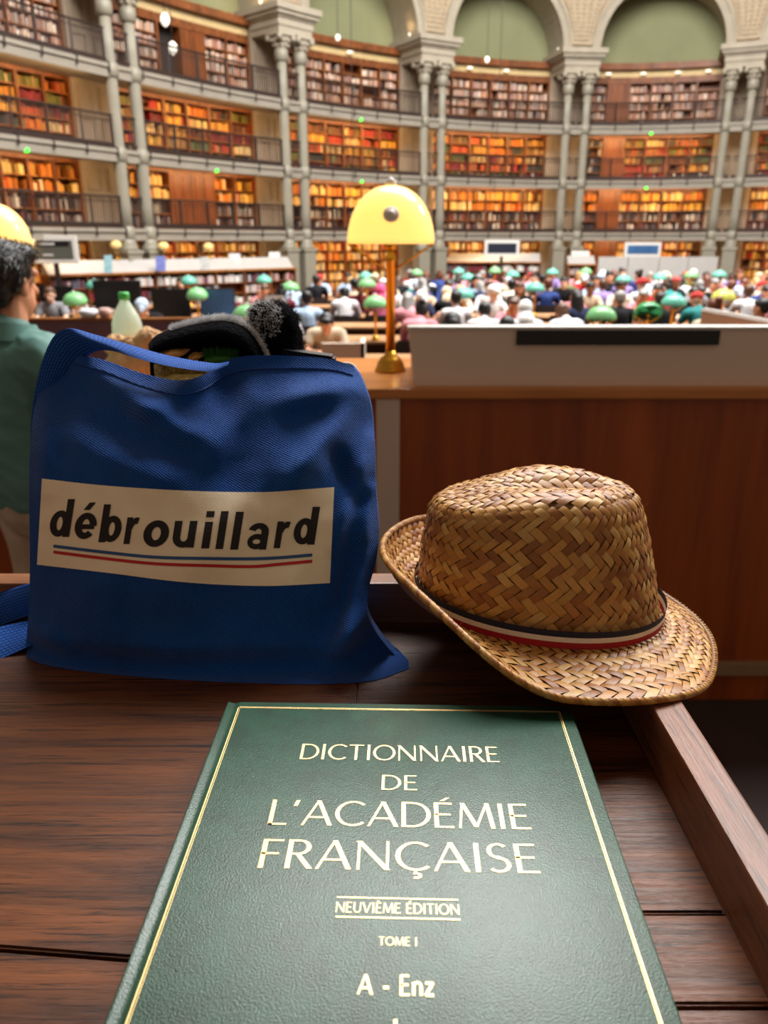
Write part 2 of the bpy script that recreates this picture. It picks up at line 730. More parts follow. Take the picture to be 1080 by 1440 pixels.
# entablature blocks on the pairs
for k in range(NB + 1):
    mb = MB()
    s = sp[k]
    for (w, o0, z0, z1) in ((0.74, -0.30, CAPT, CAPT + 0.2), (0.78, -0.34, CAPT + 0.2, CAPT + 0.42), (0.84, -0.40, CAPT + 0.42, CAPT + 0.5), (0.92, -0.50, CAPT + 0.5, CAPT + 0.62), (1.0, -0.58, CAPT + 0.62, ENT)):
        cbox(mb, s - w, s + w, o0, OFF_WALL, z0, z1, 3)
    structure(mb.build('trim_entablature', M['stone']))

# columns
ORD = ['first', 'second', 'third', 'fourth', 'fifth', 'sixth', 'seventh', 'eighth', 'ninth', 'tenth', 'eleventh', 'twelfth', 'thirteenth', 'fourteenth', 'fifteenth', 'sixteenth', 'seventeenth', 'eighteenth', 'nineteenth', 'twentieth',
       'twenty-first', 'twenty-second', 'twenty-third', 'twenty-fourth', 'twenty-fifth']
PAIRDESC = {1: 'above the dark-haired man at the left', 2: 'above the blue bag', 3: 'just right of the lit brass lamp', 4: 'above the black band', 5: 'at the right edge'}
proto = None
for k in range(1, NB):
    for sd in (-1, 1):
        Mx = FM(sp[k] + sd * COLD, 0.0, 0.0)
        loc = Mx.translation.copy()
        rz = math.atan2(Mx[1][0], Mx[0][0])
        lab = 'tall slender stone column, %s of the pair %s' % ('left one' if sd < 0 else 'right one', PAIRDESC[k])
        if proto is None:
            t = thing('column', (0, 0, 0), lab, 'column', 'paired columns in front of the galleries')
            b = MB()
            b.bbox((-0.27, -0.27, 0), (0.27, 0.27, 1.72), 0.03)
            b.bbox((-0.31, -0.31, 1.62), (0.31, 0.31, 1.74), 0.03)
            b.build('pedestal', M['column_paint'], t)
            b = MB()
            b.lathe([(0.29, 1.74), (0.30, 1.80), (0.24, 1.86), (0.27, 1.92), (0.22, 1.99), (0.19, 2.2)], 20)
            b.build('base', M['column_paint'], t, smooth=True)
            b = MB()
            b.lathe([(0.185, 2.18), (0.185, 3.0), (0.178, 5.0), (0.165, 7.0), (0.155, CAPB)], 64, flute=0.10, nf=16)
            b.build('shaft', M['column_paint'], t, smooth=True)
            for g in G + [8.0]:
                b = MB()
                b.lathe([(0.17, g - 0.2), (0.225, g - 0.16), (0.235, g), (0.225, g + 0.16), (0.17, g + 0.2)], 20)
                b.build('collar', M['column_paint'], t, smooth=True)
            b = MB()
            b.lathe([(0.17, CAPB), (0.2, CAPB + 0.04), (0.18, CAPB + 0.08), (0.22, CAPB + 0.25), (0.32, CAPB + 0.42)], 20)
            b.bbox((-0.36, -0.36, CAPB + 0.42), (0.36, 0.36, CAPT), 0.02)
            for i in range(8):
                a = 2 * PI * i / 8
                for (rad, z, q) in ((0.23, 0.16, 0.07), (0.29, 0.30, 0.08)):
                    ellipsoid(b, (rad * math.cos(a + z), rad * math.sin(a + z), CAPB + z), (q, q, q), n=8, k=6)
            for sx in (-1, 1):
                for sy in (-1, 1):
                    ellipsoid(b, (0.30 * sx, 0.30 * sy, CAPB + 0.37), (0.10, 0.10, 0.10), n=8, k=6)
            b.build('capital', M['stone'], t, smooth=True)
            proto = t
        else:
            t = copy_tree(proto)
            t['label'] = lab
        t.location = loc
        t.rotation_euler = (0, 0, rz)

# railings along the galleries
for gi, g in enumerate(G):
    for k in range(NB):
        a, b = sp[k] + 0.05, sp[k + 1] - 0.05
        mid = FP((a + b) / 2, 0, g + 0.11)
        t = thing('railing', mid, 'dark iron railing along the %s gallery, %s bay' % (('lowest', 'middle', 'top')[gi], BAYW[k]), 'railing', 'gallery railings')
        z0, z1 = g + 0.13, g + 1.0
        m = MB()
        m.tube([FP(a + (b - a) * i / 10, -0.05, z1) for i in range(11)], 0.03, 6)
        m.build('handrail', M['iron'], t)
        m = MB()
        m.tube([FP(a + (b - a) * i / 10, -0.05, z0 + 0.1) for i in range(11)], 0.018, 4)
        m.tube([FP(a + (b - a) * i / 10, -0.05, z1 - 0.14) for i in range(11)], 0.014, 4)
        nn = int((b - a) / 0.105)
        for i in range(nn + 1):
            s = a + (b - a) * i / nn
            m.tube([FP(s, -0.05, z0), FP(s, -0.05, z1)], 0.015, 4)
        cbox(m, a, b, -0.07, -0.05, z0 + 0.02, z0 + 0.16)
        m.build('baluster_grille', M['iron'], t)
        for i in range(6):
            s = a + (b - a) * (i + 0.5) / 6
            m = MB()
            m.tube([FP(s, -0.19, g - 0.08), FP(s, -0.19, g + 0.15), FP(s, -0.05, g + 0.2), FP(s, -0.05, z1)], 0.028, 6)
            m.build('post', M['iron'], t)

# ------------------------------------------------------------------ bookcases
BOOKS = []          # (point frame, width, depth, height, colour, case words, column, row, index)
rng = random.Random(11)
PAL = {
    'top': [((204, 160, 132), 'tan'), ((222, 190, 164), 'beige'), ((164, 108, 84), 'brown'), ((196, 172, 162), 'greyish'), ((236, 214, 192), 'cream'), ((158, 124, 116), 'dull brown'), ((206, 146, 118), 'rusty')],
    'mid': [((116, 110, 50), 'olive'), ((206, 112, 36), 'orange'), ((170, 52, 40), 'red'), ((130, 40, 48), 'crimson'), ((206, 150, 70), 'ochre'), ((150, 110, 70), 'tan'), ((226, 190, 130), 'cream'), ((220, 160, 60), 'yellow'), ((110, 66, 40), 'brown'), ((60, 58, 50), 'dark'), ((92, 104, 66), 'green'), ((190, 84, 44), 'rust-coloured')],
    'low': [((232, 200, 132), 'cream'), ((222, 168, 72), 'yellow'), ((206, 124, 50), 'orange'), ((176, 52, 36), 'red'), ((238, 222, 190), 'ivory')],
    'dark': [((70, 52, 50), 'dark brown'), ((128, 104, 98), 'grey'), ((206, 196, 184), 'whitish'), ((52, 50, 56), 'charcoal'), ((120, 62, 60), 'maroon'), ((168, 150, 136), 'greige')],
    'red': [((150, 34, 48), 'crimson'), ((200, 180, 172), 'pale'), ((110, 40, 46), 'maroon'), ((184, 150, 140), 'pinkish'), ((220, 214, 206), 'white'), ((90, 84, 96), 'grey')],
}

def fill_row(frame_of, x0, x1, h, depth, pal, words, col, row, dens=0.97, dominate=None, single=None):
    """books standing along a shelf; frame_of(x) is the frame at x (x along, y inward, z up)"""
    x = x0 + 0.01
    i = 0
    base = dominate
    while x < x1 - 0.03:
        w = rng.uniform(0.042, 0.088)
        if x + w > x1 - 0.005:
            break
        if rng.random() > dens:
            x += rng.uniform(0.06, 0.3)
            continue
        bh = h * rng.uniform(0.60, 0.88)
        c, cn = base if (base is not None and rng.random() < 0.72) else rng.choice(pal)
        f = rng.choice((0.45, 0.65, 0.8, 0.95, 1.05, 1.2))
        cc = tuple(min(1, q * f) for q in lin(c))
        i += 1
        tilt = rng.uniform(-0.06, 0.06) if rng.random() < 0.12 else 0
        BOOKS.append((frame_of(x + w / 2), w * 0.96, depth * rng.uniform(0.8, 1.0), bh, cc, cn, words, col, row, i, tilt))
        x += w

TIERN = ['ground-floor', 'lowest-gallery', 'middle-gallery', 'top-gallery']
LAY = {
    (3, 1): 'bbopbb', (1, 1): 'bbddbb', (3, 4): 'bdbbbb', (2, 4): 'bdbbbb', (1, 4): 'bdbbbb', (0, 1): 'bbbbbb', (0, 4): 'bdbbbb',
}

def bookcase(tier, k):
    s0, s1 = sp[k] + 0.80, sp[k + 1] - 0.80
    z0 = (0.0, G[0] + 0.112, G[1] + 0.112, G[2] + 0.112)[tier]
    z1 = (G[0] - 0.112, G[1] - 0.112, G[2] - 0.112, 8.55)[tier]
    rows = (5, 4, 5, 5)[tier]
    lay = LAY.get((tier, k), 'bbbbbb')
    n = len(lay)
    desc = '%s bookcase in the %s bay' % (TIERN[tier], BAYW[k])
    t = thing('bookcase', FP((s0 + s1) / 2, OFF_CASE, z0), 'tall wooden built-in %s, full of old books' % desc, 'bookcase', 'built-in gallery bookcases')
    fo, bo = OFF_CASE, OFF_CASE + 0.42
    b = MB()
    cbox(b, s0, s1, bo, bo + 0.06, z0, z1, 6)
    b.build('back_panel', M['case_wood'], t)
    b = MB()
    cw = (s1 - s0) / n
    for i in range(n + 1):
        s = s0 + cw * i
        cbox(b, s - 0.035, s + 0.035, fo - 0.02, bo, z0, z1, 1)
    b.build('upright', M['case_wood'], t)
    b = MB()
    cbox(b, s0, s1, fo - 0.03, bo, z0, z0 + 0.1, 6)
    b.build('plinth', M['case_wood'], t)
    b = MB()
    cbox(b, s0, s1, fo - 0.03, bo, z1 - 0.1, z1, 6)
    b.build('head_board', M['case_wood'], t)
    rh = (z1 - 0.1 - z0 - 0.1) / rows
    for r in range(1, rows):
        z = z0 + 0.1 + rh * r
        i = 0
        while i < n:
            if lay[i] == 'b':
                j = i
                while j < n and lay[j] == 'b':
                    j += 1
                b = MB()
                cbox(b, s0 + cw * i + 0.035, s0 + cw * j - 0.035, fo, bo, z - 0.015, z + 0.015, j - i)
                b.build('shelf', M['shelf_wood'], t)
                i = j
            else:
                i += 1
    for i, ch in enumerate(lay):
        a, e = s0 + cw * i + 0.035, s0 + cw * (i + 1) - 0.035
        if ch == 'b':
            for r in range(rows):
                zz = z0 + 0.1 + rh * r + 0.016
                from_top = rows - 1 - r
                if tier == 3:
                    pal, dom, dens = PAL['top'], None, 0.975
                elif tier == 2:
                    pal = PAL['mid'] if r >= 1 else PAL['red']
                    dom, dens = rng.choice(PAL['mid']), 0.985
                    if k == 4 and i == 0:
                        pal, dom = PAL['dark'], PAL['dark'][3]
                elif tier == 1:
                    pal = PAL['low'] if r >= 2 else PAL['dark']
                    dom, dens = (rng.choice(PAL['low'][:3]) if r >= 2 else None), (0.93 if k < 3 else 0.985)
                    if k < 2 and r == 3:
                        dens = 0.80
                else:
                    pal, dom, dens = PAL['low'], None, 0.95
                if tier == 3 and rng.random() < 0.07:
                    continue
                fill_row(lambda x, q=zz: FM(x, fo + 0.04, q), a, e, rh - 0.03, 0.26, pal, (TIERN[tier], BAYW[k]), i, rows - 1 - r, dens, dom)
        elif ch in 'dp':
            b = MB()
            cbox(b, a, e, fo - 0.005, fo + 0.05, z0 + 0.1, z1 - 0.1, 1)
            for (f0, f1, q0, q1) in ((0.1, 0.45, 0.08, 0.42), (0.55, 0.9, 0.08, 0.42), (0.1, 0.45, 0.5, 0.94), (0.55, 0.9, 0.5, 0.94)):
                hh = z1 - z0 - 0.2
                cbox(b, a + (e - a) * f0, a + (e - a) * f1, fo - 0.025, fo, z0 + 0.1 + hh * q0, z0 + 0.1 + hh * q1, 1)
            b.build('door', M['door_wood'], t)
        elif ch == 'o':
            b = MB()
            cbox(b, a, e, fo + 0.38, fo + 0.42, z0 + 0.1, z1 - 0.1, 1)
            b.build('dark_recess', M['dark_gap'], t)

for tier in range(4):
    for k in range(NB):
        bookcase(tier, k)

# cornice and pale frieze over the top shelves
for k in range(NB):
    s0, s1 = sp[k] + 0.8, sp[k + 1] - 0.8
    mb = MB()
    cbox(mb, s0, s1, OFF_CASE - 0.02, OFF_WALL, 8.55, 8.70, 6)
    cbox(mb, s0, s1, OFF_CASE - 0.18, OFF_WALL, 8.98, 9.12, 6)
    cbox(mb, s0, s1, OFF_CASE - 0.10, OFF_WALL, 9.12, 9.24, 6)
    structure(mb.build('trim_cornice', M['case_wood']))
    mb = MB()
    cbox(mb, s0, s1, OFF_CASE + 0.03, OFF_WALL, 8.70, 8.98, 6)
    structure(mb.build('trim_frieze', M['frieze']))

# shelf lamps under each gallery floor (warm strips over the books)
M['strip_glow'] = mat('strip_glow', (1, 0.7, 0.35), 0.5)
_t = NT(M['strip_glow'])
_t.p.inputs['Emission Color'].default_value = (1, 0.62, 0.24, 1)
_t.p.inputs['Emission Strength'].default_value = 2.0
WARM = (1.0, 0.64, 0.30)
for gi, g in enumerate(G):
    for k in range(NB):
        s0, s1 = sp[k] + 1.0, sp[k + 1] - 1.0
        mb = MB()
        cbox(mb, s0, s1, 0.02, 0.07, g - 0.155, g - 0.112, 4)
        tag(mb.build('strip_light', M['strip_glow']), 'slim warm strip light under the %s gallery floor, %s bay' % (('lowest', 'middle', 'top')[gi], BAYW[k]), 'strip light', 'shelf strip lights')
        a = FP((s0 + s1) / 2, 0.10, g - 0.165)
        area('shelf_glow', a, FP((s0 + s1) / 2, OFF_CASE + 0.1, g - 0.95), s1 - s0, 0.08, (40, 62, 62)[gi] * (1.0 if k < 2 else 1.25), WARM)
# ------------------------------------------------------------------ low bookshelf counters inside the columns
def low_counter(pa, pb, z, name, label, ledge_h, rows=2, books=True, words=None):
    A, B = atz(*pa, z), atz(*pb, z)
    d = (B - A)
    L = d.length
    d.normalize()
    nrm = Vector((-d.y, d.x, 0))          # away from the camera
    fr = lambda x, y, zz: Matrix(((d.x, nrm.x, 0, A.x + d.x * x + nrm.x * y), (d.y, nrm.y, 0, A.y + d.y * x + nrm.y * y), (0, 0, 1, zz), (0, 0, 0, 1)))
    F = fr(0, 0, 0)
    t = thing(name, (A + B) / 2 - Vector((0, 0, z)), label, 'counter', 'low book counters round the hall')
    m = MB()
    m.bbox((-0.05, -0.05, z - 0.07), (L + 0.05, 0.6, z), 0.015, 0, F)
    m.build('counter_top', M['oak'], t)
    m = MB()
    m.box((0, 0.32, 0.0), (L, 0.55, z - 0.07), 0, F)
    n = max(2, int(L / 1.0))
    for i in range(n + 1):
        m.box((L * i / n - 0.03, 0.0, 0.0), (L * i / n + 0.03, 0.34, z - 0.07), 0, F)
    m.build('carcass', M['case_wood'], t)
    rh = (z - 0.12) / 3
    for r in range(3):
        m = MB()
        m.box((0, 0.01, 0.05 + rh * r - 0.03), (L, 0.34, 0.05 + rh * r), 0, F)
        m.build('shelf', M['case_wood'], t)
        if books:
            for i in range(n):
                if rng.random() < 0.06:
                    continue
                fill_row(lambda x, q=0.052 + rh * r: fr(x, 0.03, q), L * i / n + 0.035, L * (i + 1) / n - 0.035, rh - 0.05, 0.24, PAL['red'], words, i, 2 - r, 0.97, rng.choice(PAL['red']))
    m = MB()
    m.add([F @ Vector(p) for p in [(0, 0.1, z), (L, 0.1, z), (L, 0.42, z + ledge_h), (0, 0.42, z + ledge_h), (0, 0.58, z), (L, 0.58, z)]],
          [(0, 1, 2, 3), (3, 2, 5, 4), (0, 3, 4), (1, 5, 2)])
    m.build('display_ledge', M['ledge_paint'], t)
    return F, L, t

lowA = low_counter((70, 386), (415, 376), 1.14, 'book_counter', 'low wooden book counter with a white sloping display ledge, left part of the hall', 0.34, words=('low', 'left counter'))
lowB = low_counter((492, 367.5), (760, 368), 1.14, 'book_counter', 'low wooden book counter with a white ledge behind the lit brass lamp', 0.34, words=('low', 'middle counter'))
lowC = low_counter((800, 371), (838, 371), 1.14, 'book_counter', 'short low book counter beside the blank white boards', 0.30, words=('low', 'right counter'))

# blank white exhibition boards
for i, (x0, x1) in enumerate([(842, 883), (884, 927), (928, 968), (969, 1010)]):
    A, B = aty(x0, 366, 30.0), aty(x1, 366, 30.0)
    m = MB()
    m.bbox((A.x, 30.0, 0.05), (B.x, 30.08, A.z + 0.12), 0.01)
    t = tag(m.build('display_board', M['ledge_paint']), 'blank white standing board, %s from the left of the row of four' % ORD[i], 'board', 'blank white boards')
    m = MB()
    for x in (A.x + 0.15, B.x - 0.15):
        m.box((x - 0.04, 29.85, 0.0), (x + 0.04, 30.25, 0.05))
    m.build('foot', M['iron'], t)

# framed screens in front of the shelves
def framed_screen(x0, x1, y0, y1, Y, face, label, bar=False):
    a, b = aty(x0, y0, Y), aty(x1, y1, Y)
    t = thing('display_screen', ((a.x + b.x) / 2, Y, 0), label, 'screen')
    m = MB()
    m.bbox((a.x - .12, Y, b.z - .12), (b.x + .12, Y + 0.1, a.z + .12), 0.02)
    m.build('frame', M['white_paint'], t)
    m = MB()
    m.box((a.x, Y - 0.012, b.z), (b.x, Y + 0.01, a.z))
    m.build('panel', face, t)
    m = MB()
    c = (a.x + b.x) / 2
    m.box((c - 0.06, Y + 0.02, 0.03), (c + 0.06, Y + 0.09, b.z))
    m.box((c - 0.5, Y - 0.2, 0.0), (c + 0.5, Y + 0.3, 0.03))
    m.build('stand', M['iron'], t)
    if bar:
        m = MB()
        w, h = b.x - a.x, a.z - b.z
        m.box((a.x + w * .06, Y - 0.02, a.z - h * .32), (b.x - w * .08, Y - 0.01, a.z - h * .06))
        m.build('dark_banner', M['black_plastic'], t)
        m = MB()
        m.box((a.x + w * .1, Y - 0.026, a.z - h * .24), (a.x + w * .55, Y - 0.016, a.z - h * .14))
        m.box((a.x + w * .22, Y - 0.026, a.z - h * .84), (a.x + w * .48, Y - 0.016, a.z - h * .74))
        m.build('caption_bar', M['white_paint'], t)

M['screen_grey'] = mat('screen_grey', lin((92, 92, 84)), 0.4)
M['screen_navy'] = mat('screen_navy', lin((36, 40, 56)), 0.3)
M['screen_blue'] = mottled('screen_blue', lin((58, 96, 140)), 0.4, 1.2, 0.3)
framed_screen(46, 104, 338, 364, 21.6, M['screen_grey'], 'grey display screen with white frame and caption bars, beside the dark-haired man', True)
framed_screen(686, 726, 342, 356, 33.0, M['screen_navy'], 'dark navy display screen in a white frame, right of the lit brass lamp')
framed_screen(883, 925, 345, 357, 33.5, M['screen_blue'], 'blue display screen in a white frame above the white boards')

# leaflets and open books propped on the display ledges
def leaflet(px, py, z, wpx, hpx, col, label):
    p = atz(px, py, z)
    s = p.y / (FPX * 0.93)
    w, h = wpx * s, hpx * s
    m = MB()
    M4 = Matrix.Translation(p) @ Matrix.Rotation(R(-18), 4, 'X')
    m.bbox((-w / 2, -0.02, 0), (w / 2, 0.02, h), 0.006, 0, M4)
    tag(m.build('leaflet', M['cloth'], color=lin(col)), label, 'leaflet', 'leaflets on the display ledges')

leaflet(152, 384, 1.16, 10, 22, (150, 190, 200), 'pale blue and pink leaflet propped on the left white ledge')
leaflet(226, 381, 1.16, 12, 18, (120, 130, 200), 'periwinkle blue leaflet propped on the left white ledge')
leaflet(288, 380, 1.16, 11, 16, (196, 198, 196), 'grey leaflet propped on the left white ledge')
leaflet(330, 377, 1.16, 14, 18, (226, 222, 220), 'white leaflet leaning on the left white ledge')
leaflet(386, 374, 1.16, 14, 17, (236, 236, 234), 'bright white card at the right end of the left ledge')
leaflet(662, 366, 1.16, 14, 20, (222, 196, 206), 'pink leaflet propped on the ledge behind the brass lamp')
leaflet(704, 366, 1.16, 11, 14, (232, 220, 196), 'cream leaflet propped below the navy screen')
leaflet(816, 369, 1.16, 22, 14, (236, 228, 218), 'white papers lying on the short counter by the white boards')

# little green exit markers and round lamps
M['exit_green'] = mat('exit_green', (0.02, 0.6, 0.02), 0.4)
_t = NT(M['exit_green'])
_t.p.inputs['Emission Color'].default_value = (0.05, 1.0, 0.05, 1)
_t.p.inputs['Emission Strength'].default_value = 2.5
EX = [((33, 209), 1, 0), ((301, 237), 1, 1), ((505, 167), 2, 2), ((506, 253), 1, 2), ((915, 187), 2, 4), ((908, 265), 1, 4)]
exd = ['at far left', 'over the wooden doors, left bay', 'under the top gallery, above the lit lamp', 'directly above the lit brass lamp', 'under the top gallery, right bay', 'under the middle gallery, right bay']
for (p, gi, k), d in zip(EX, exd):
    z = G[gi] - 0.2
    a = math.degrees(math.atan2(ray(*p).x, ray(*p).y))
    q = FP(s_of_az(a), -0.10, z)
    m = MB()
    m.bbox((q.x - 0.06, q.y - 0.04, q.z - 0.02), (q.x + 0.06, q.y + 0.04, q.z + 0.07), 0.02)
    tag(m.build('exit_sign', M['exit_green']), 'small glowing green marker light ' + d, 'exit light', 'green marker lights')

M['lamp_cream'] = mat('lamp_cream', lin((236, 206, 130)), 0.3)
_t = NT(M['lamp_cream'])
_t.p.inputs['Emission Color'].default_value = (1, 0.75, 0.32, 1)
_t.p.inputs['Emission Strength'].default_value = 0.25
for i, (x, y) in enumerate([(86, 345), (163, 344), (230, 346), (293, 347)]):
    lcA, lcB = atz(70, 386, 1.14), atz(415, 376, 1.14)
    _d = (lcB - lcA).normalized()
    lcA = lcA + Vector((-_d.y, _d.x, 0)) * 0.47
    _k = ray(x, y).x / ray(x, y).y
    _s = (_k * lcA.y - lcA.x) / (_d.x - _k * _d.y)
    p = aty(x, y, lcA.y + _d.y * _s)
    t = thing('globe_lamp', (p.x, p.y, 1.48), 'small cream globe lamp on the left book counter, %s from the left' % ORD[i], 'lamp', 'cream globe lamps')
    m = MB()
    m.lathe([(0.10, 0.0), (0.10, 0.03), (0.02, 0.05), (0.018, p.z - 1.48 - 0.08)], 10, (p.x, p.y, 1.48))
    m.build('stem', M['brass'], t, smooth=True)
    m = MB()
    ellipsoid(m, p, (0.16, 0.16, 0.12))
    m.build('globe', M['lamp_cream'], t, smooth=True)

# crystal lamps hanging in the dark doorway, wires with little lamps over the hall
M['lamp_white'] = mat('lamp_white', (1, 0.95, 0.85), 0.3)
_t = NT(M['lamp_white'])
_t.p.inputs['Emission Color'].default_value = (1, 0.93, 0.78, 1)
_t.p.inputs['Emission Strength'].default_value = 0.9
for (x, y, d) in ((232, 28, 'upper hanging crystal lamp in the dark opening at top left'), (243, 68, 'lower hanging crystal lamp in the dark opening at top left')):
    a = math.degrees(math.atan2(ray(x, y).x, ray(x, y).y))
    p = FP(s_of_az(a), 0.7, 0)
    p = aty(x, y, p.y)
    t = thing('pendant_lamp', (p.x, p.y, p.z - 0.2), d, 'lamp', 'hanging crystal lamps')
    m = MB()
    m.lathe([(0.05, 0.18), (0.13, 0.08), (0.14, -0.02), (0.09, -0.12), (0.02, -0.18)], 14, p)
    m.build('lamp_shade', M['lamp_white'], t, smooth=True)
    m = MB()
    m.tube([p + Vector((0, 0, 0.15)), p + Vector((0, 0, 2.0))], 0.012, 5)
    m.build('cord', M['iron'], t)
for i, (x, y) in enumerate([(475, 53), (685, 84)]):
    p = aty(x, y, 30.0)
    t = thing('pendant_lamp', (p.x, p.y, p.z - 0.1), ('small white ball lamp on a wire before the left green arch panel, above the bag', 'small white ball lamp on a wire before the green arch panel above the brass lamp')[i], 'lamp', 'ball lamps on wires')
    m = MB()
    ellipsoid(m, p, (0.08, 0.08, 0.10), n=12, k=8)
    m.build('bulb', M['lamp_white'], t, smooth=True)
    m = MB()
    q = Vector((p.x + 0.45, p.y, p.z))
    m.tube([p + Vector((0, 0, .1)), p + Vector((0, 0, 5.0))], 0.012, 5)
    m.tube([q + Vector((0, 0, -4.5)), q + Vector((0, 0, 5.0))], 0.014, 5)
    m.build('wire', M['iron'], t)

# warm uplights where the arches spring
for k, sd in ((2, -1), (3, -1), (4, -1)):
    p = FP(sp[k] + sd * 0.72, 0.5, ENT + 0.05)
    m = MB()
    m.lathe([(0.09, 0.0), (0.12, 0.12), (0.07, 0.14)], 12, p)
    tag(m.build('uplight', M['lamp_white'], smooth=True), 'small warm uplight at the arch foot, on columns %s' % PAIRDESC[k], 'uplight', 'arch uplights')
    l = bpy.data.lights.new('uplight_glow', 'POINT')
    l.energy = 45
    l.color = (1, 0.66, 0.25)
    l.shadow_soft_size = 0.08
    o = bpy.data.objects.new('uplight_glow', l)
    COL.objects.link(o)
    o.location = p + Vector((0, -0.15, 0.35))

# spot lamps sitting on the cornice over the top shelves
for k, fr_ in ((2, (0.2, 0.55)), (3, (0.3, 0.62)), (4, (0.15, 0.42, 0.68, 0.9))):
    for j, f in enumerate(fr_):
        s = sp[k] + 0.8 + (sp[k + 1] - sp[k] - 1.6) * f
        m = MB()
        p = FP(s, OFF_CASE - 0.14, 8.82)
        ellipsoid(m, p, (0.13, 0.08, 0.05), n=12, k=6)
        tag(m.build('spot_lamp', M['lamp_white'], smooth=True), 'small white lamp on the pale frieze of the %s bay, %s from left' % (BAYW[k], ORD[j]), 'lamp', 'frieze lamps')
# ------------------------------------------------------------------ reading desks
ROWS = [6.6, 8.8, 10.7, 12.5, 14.2, 16.3, 18.4, 20.7]
ROWN = ['first', 'second', 'third', 'fourth', 'fifth', 'sixth', 'seventh', 'eighth']
ROWX = [(-1.75, 0.0), (-4.6, 5.2), (-5.6, 6.4), (-5.0, 7.4), (-6.6, 8.4), (-5.4, 9.8), (-3.2, 10.8), (-1.0, 11.6)]
M['desk_top'] = mottled('desk_top', lin((172, 128, 88)), 0.1, 4, 0.4)
M['desk_panel'] = mottled('desk_panel', lin((122, 90, 104)), 0.12, 4, 0.45)

def reading_desk(x0, x1, y, label, panel=False):
    t = thing('reading_desk', ((x0 + x1) / 2, y, 0), label, 'desk', 'long reading desks')
    m = MB()
    m.bbox((x0, y - 0.36, 0.71), (x1, y + 0.36, 0.75), 0.01)
    m.build('desk_top', M['desk_top'], t)
    for x in (x0 + 0.08, x1 - 0.08):
        for yy in (y - 0.28, y + 0.28):
            m = MB()
            m.bbox((x - 0.04, yy - 0.04, 0.0), (x + 0.04, yy + 0.04, 0.71), 0.008)
            m.build('leg', M['case_wood'], t)
    m = MB()
    m.box((x0 + 0.1, y + 0.27, 0.35), (x1 - 0.1, y + 0.29, 0.71))
    m.build('modesty_panel', M['case_wood'], t)
    if panel:
        m = MB()
        m.bbox((x0, y - 0.40, 0.60), (x1, y - 0.36, 1.20), 0.008)
        m.build('privacy_panel', M['desk_panel'], t)
        m = MB()
        m.bbox((x0, y - 0.42, 1.20), (x1, y - 0.34, 1.23), 0.008)
        m.build('panel_rail', M['oak'], t)
    return t

DESKS = []
for i, (Y, (xa, xb)) in enumerate(zip(ROWS, ROWX)):
    n = max(1, round((xb - xa) / 3.2))
    w = (xb - xa) / n
    for j in range(n):
        a, b = xa + w * j + 0.12, xa + w * (j + 1) - 0.12
        if i == 1 and j == 0:
            pn = True
        else:
            pn = False
        lab = 'long wooden reading desk, %s row from the front, %s desk from the left' % (ROWN[i], ORD[j])
        if pn:
            lab = 'reading desk with a purple-brown privacy panel, behind the plastic bottle'
        reading_desk(a, b, Y, lab, pn)
        DESKS.append((i, a, b))

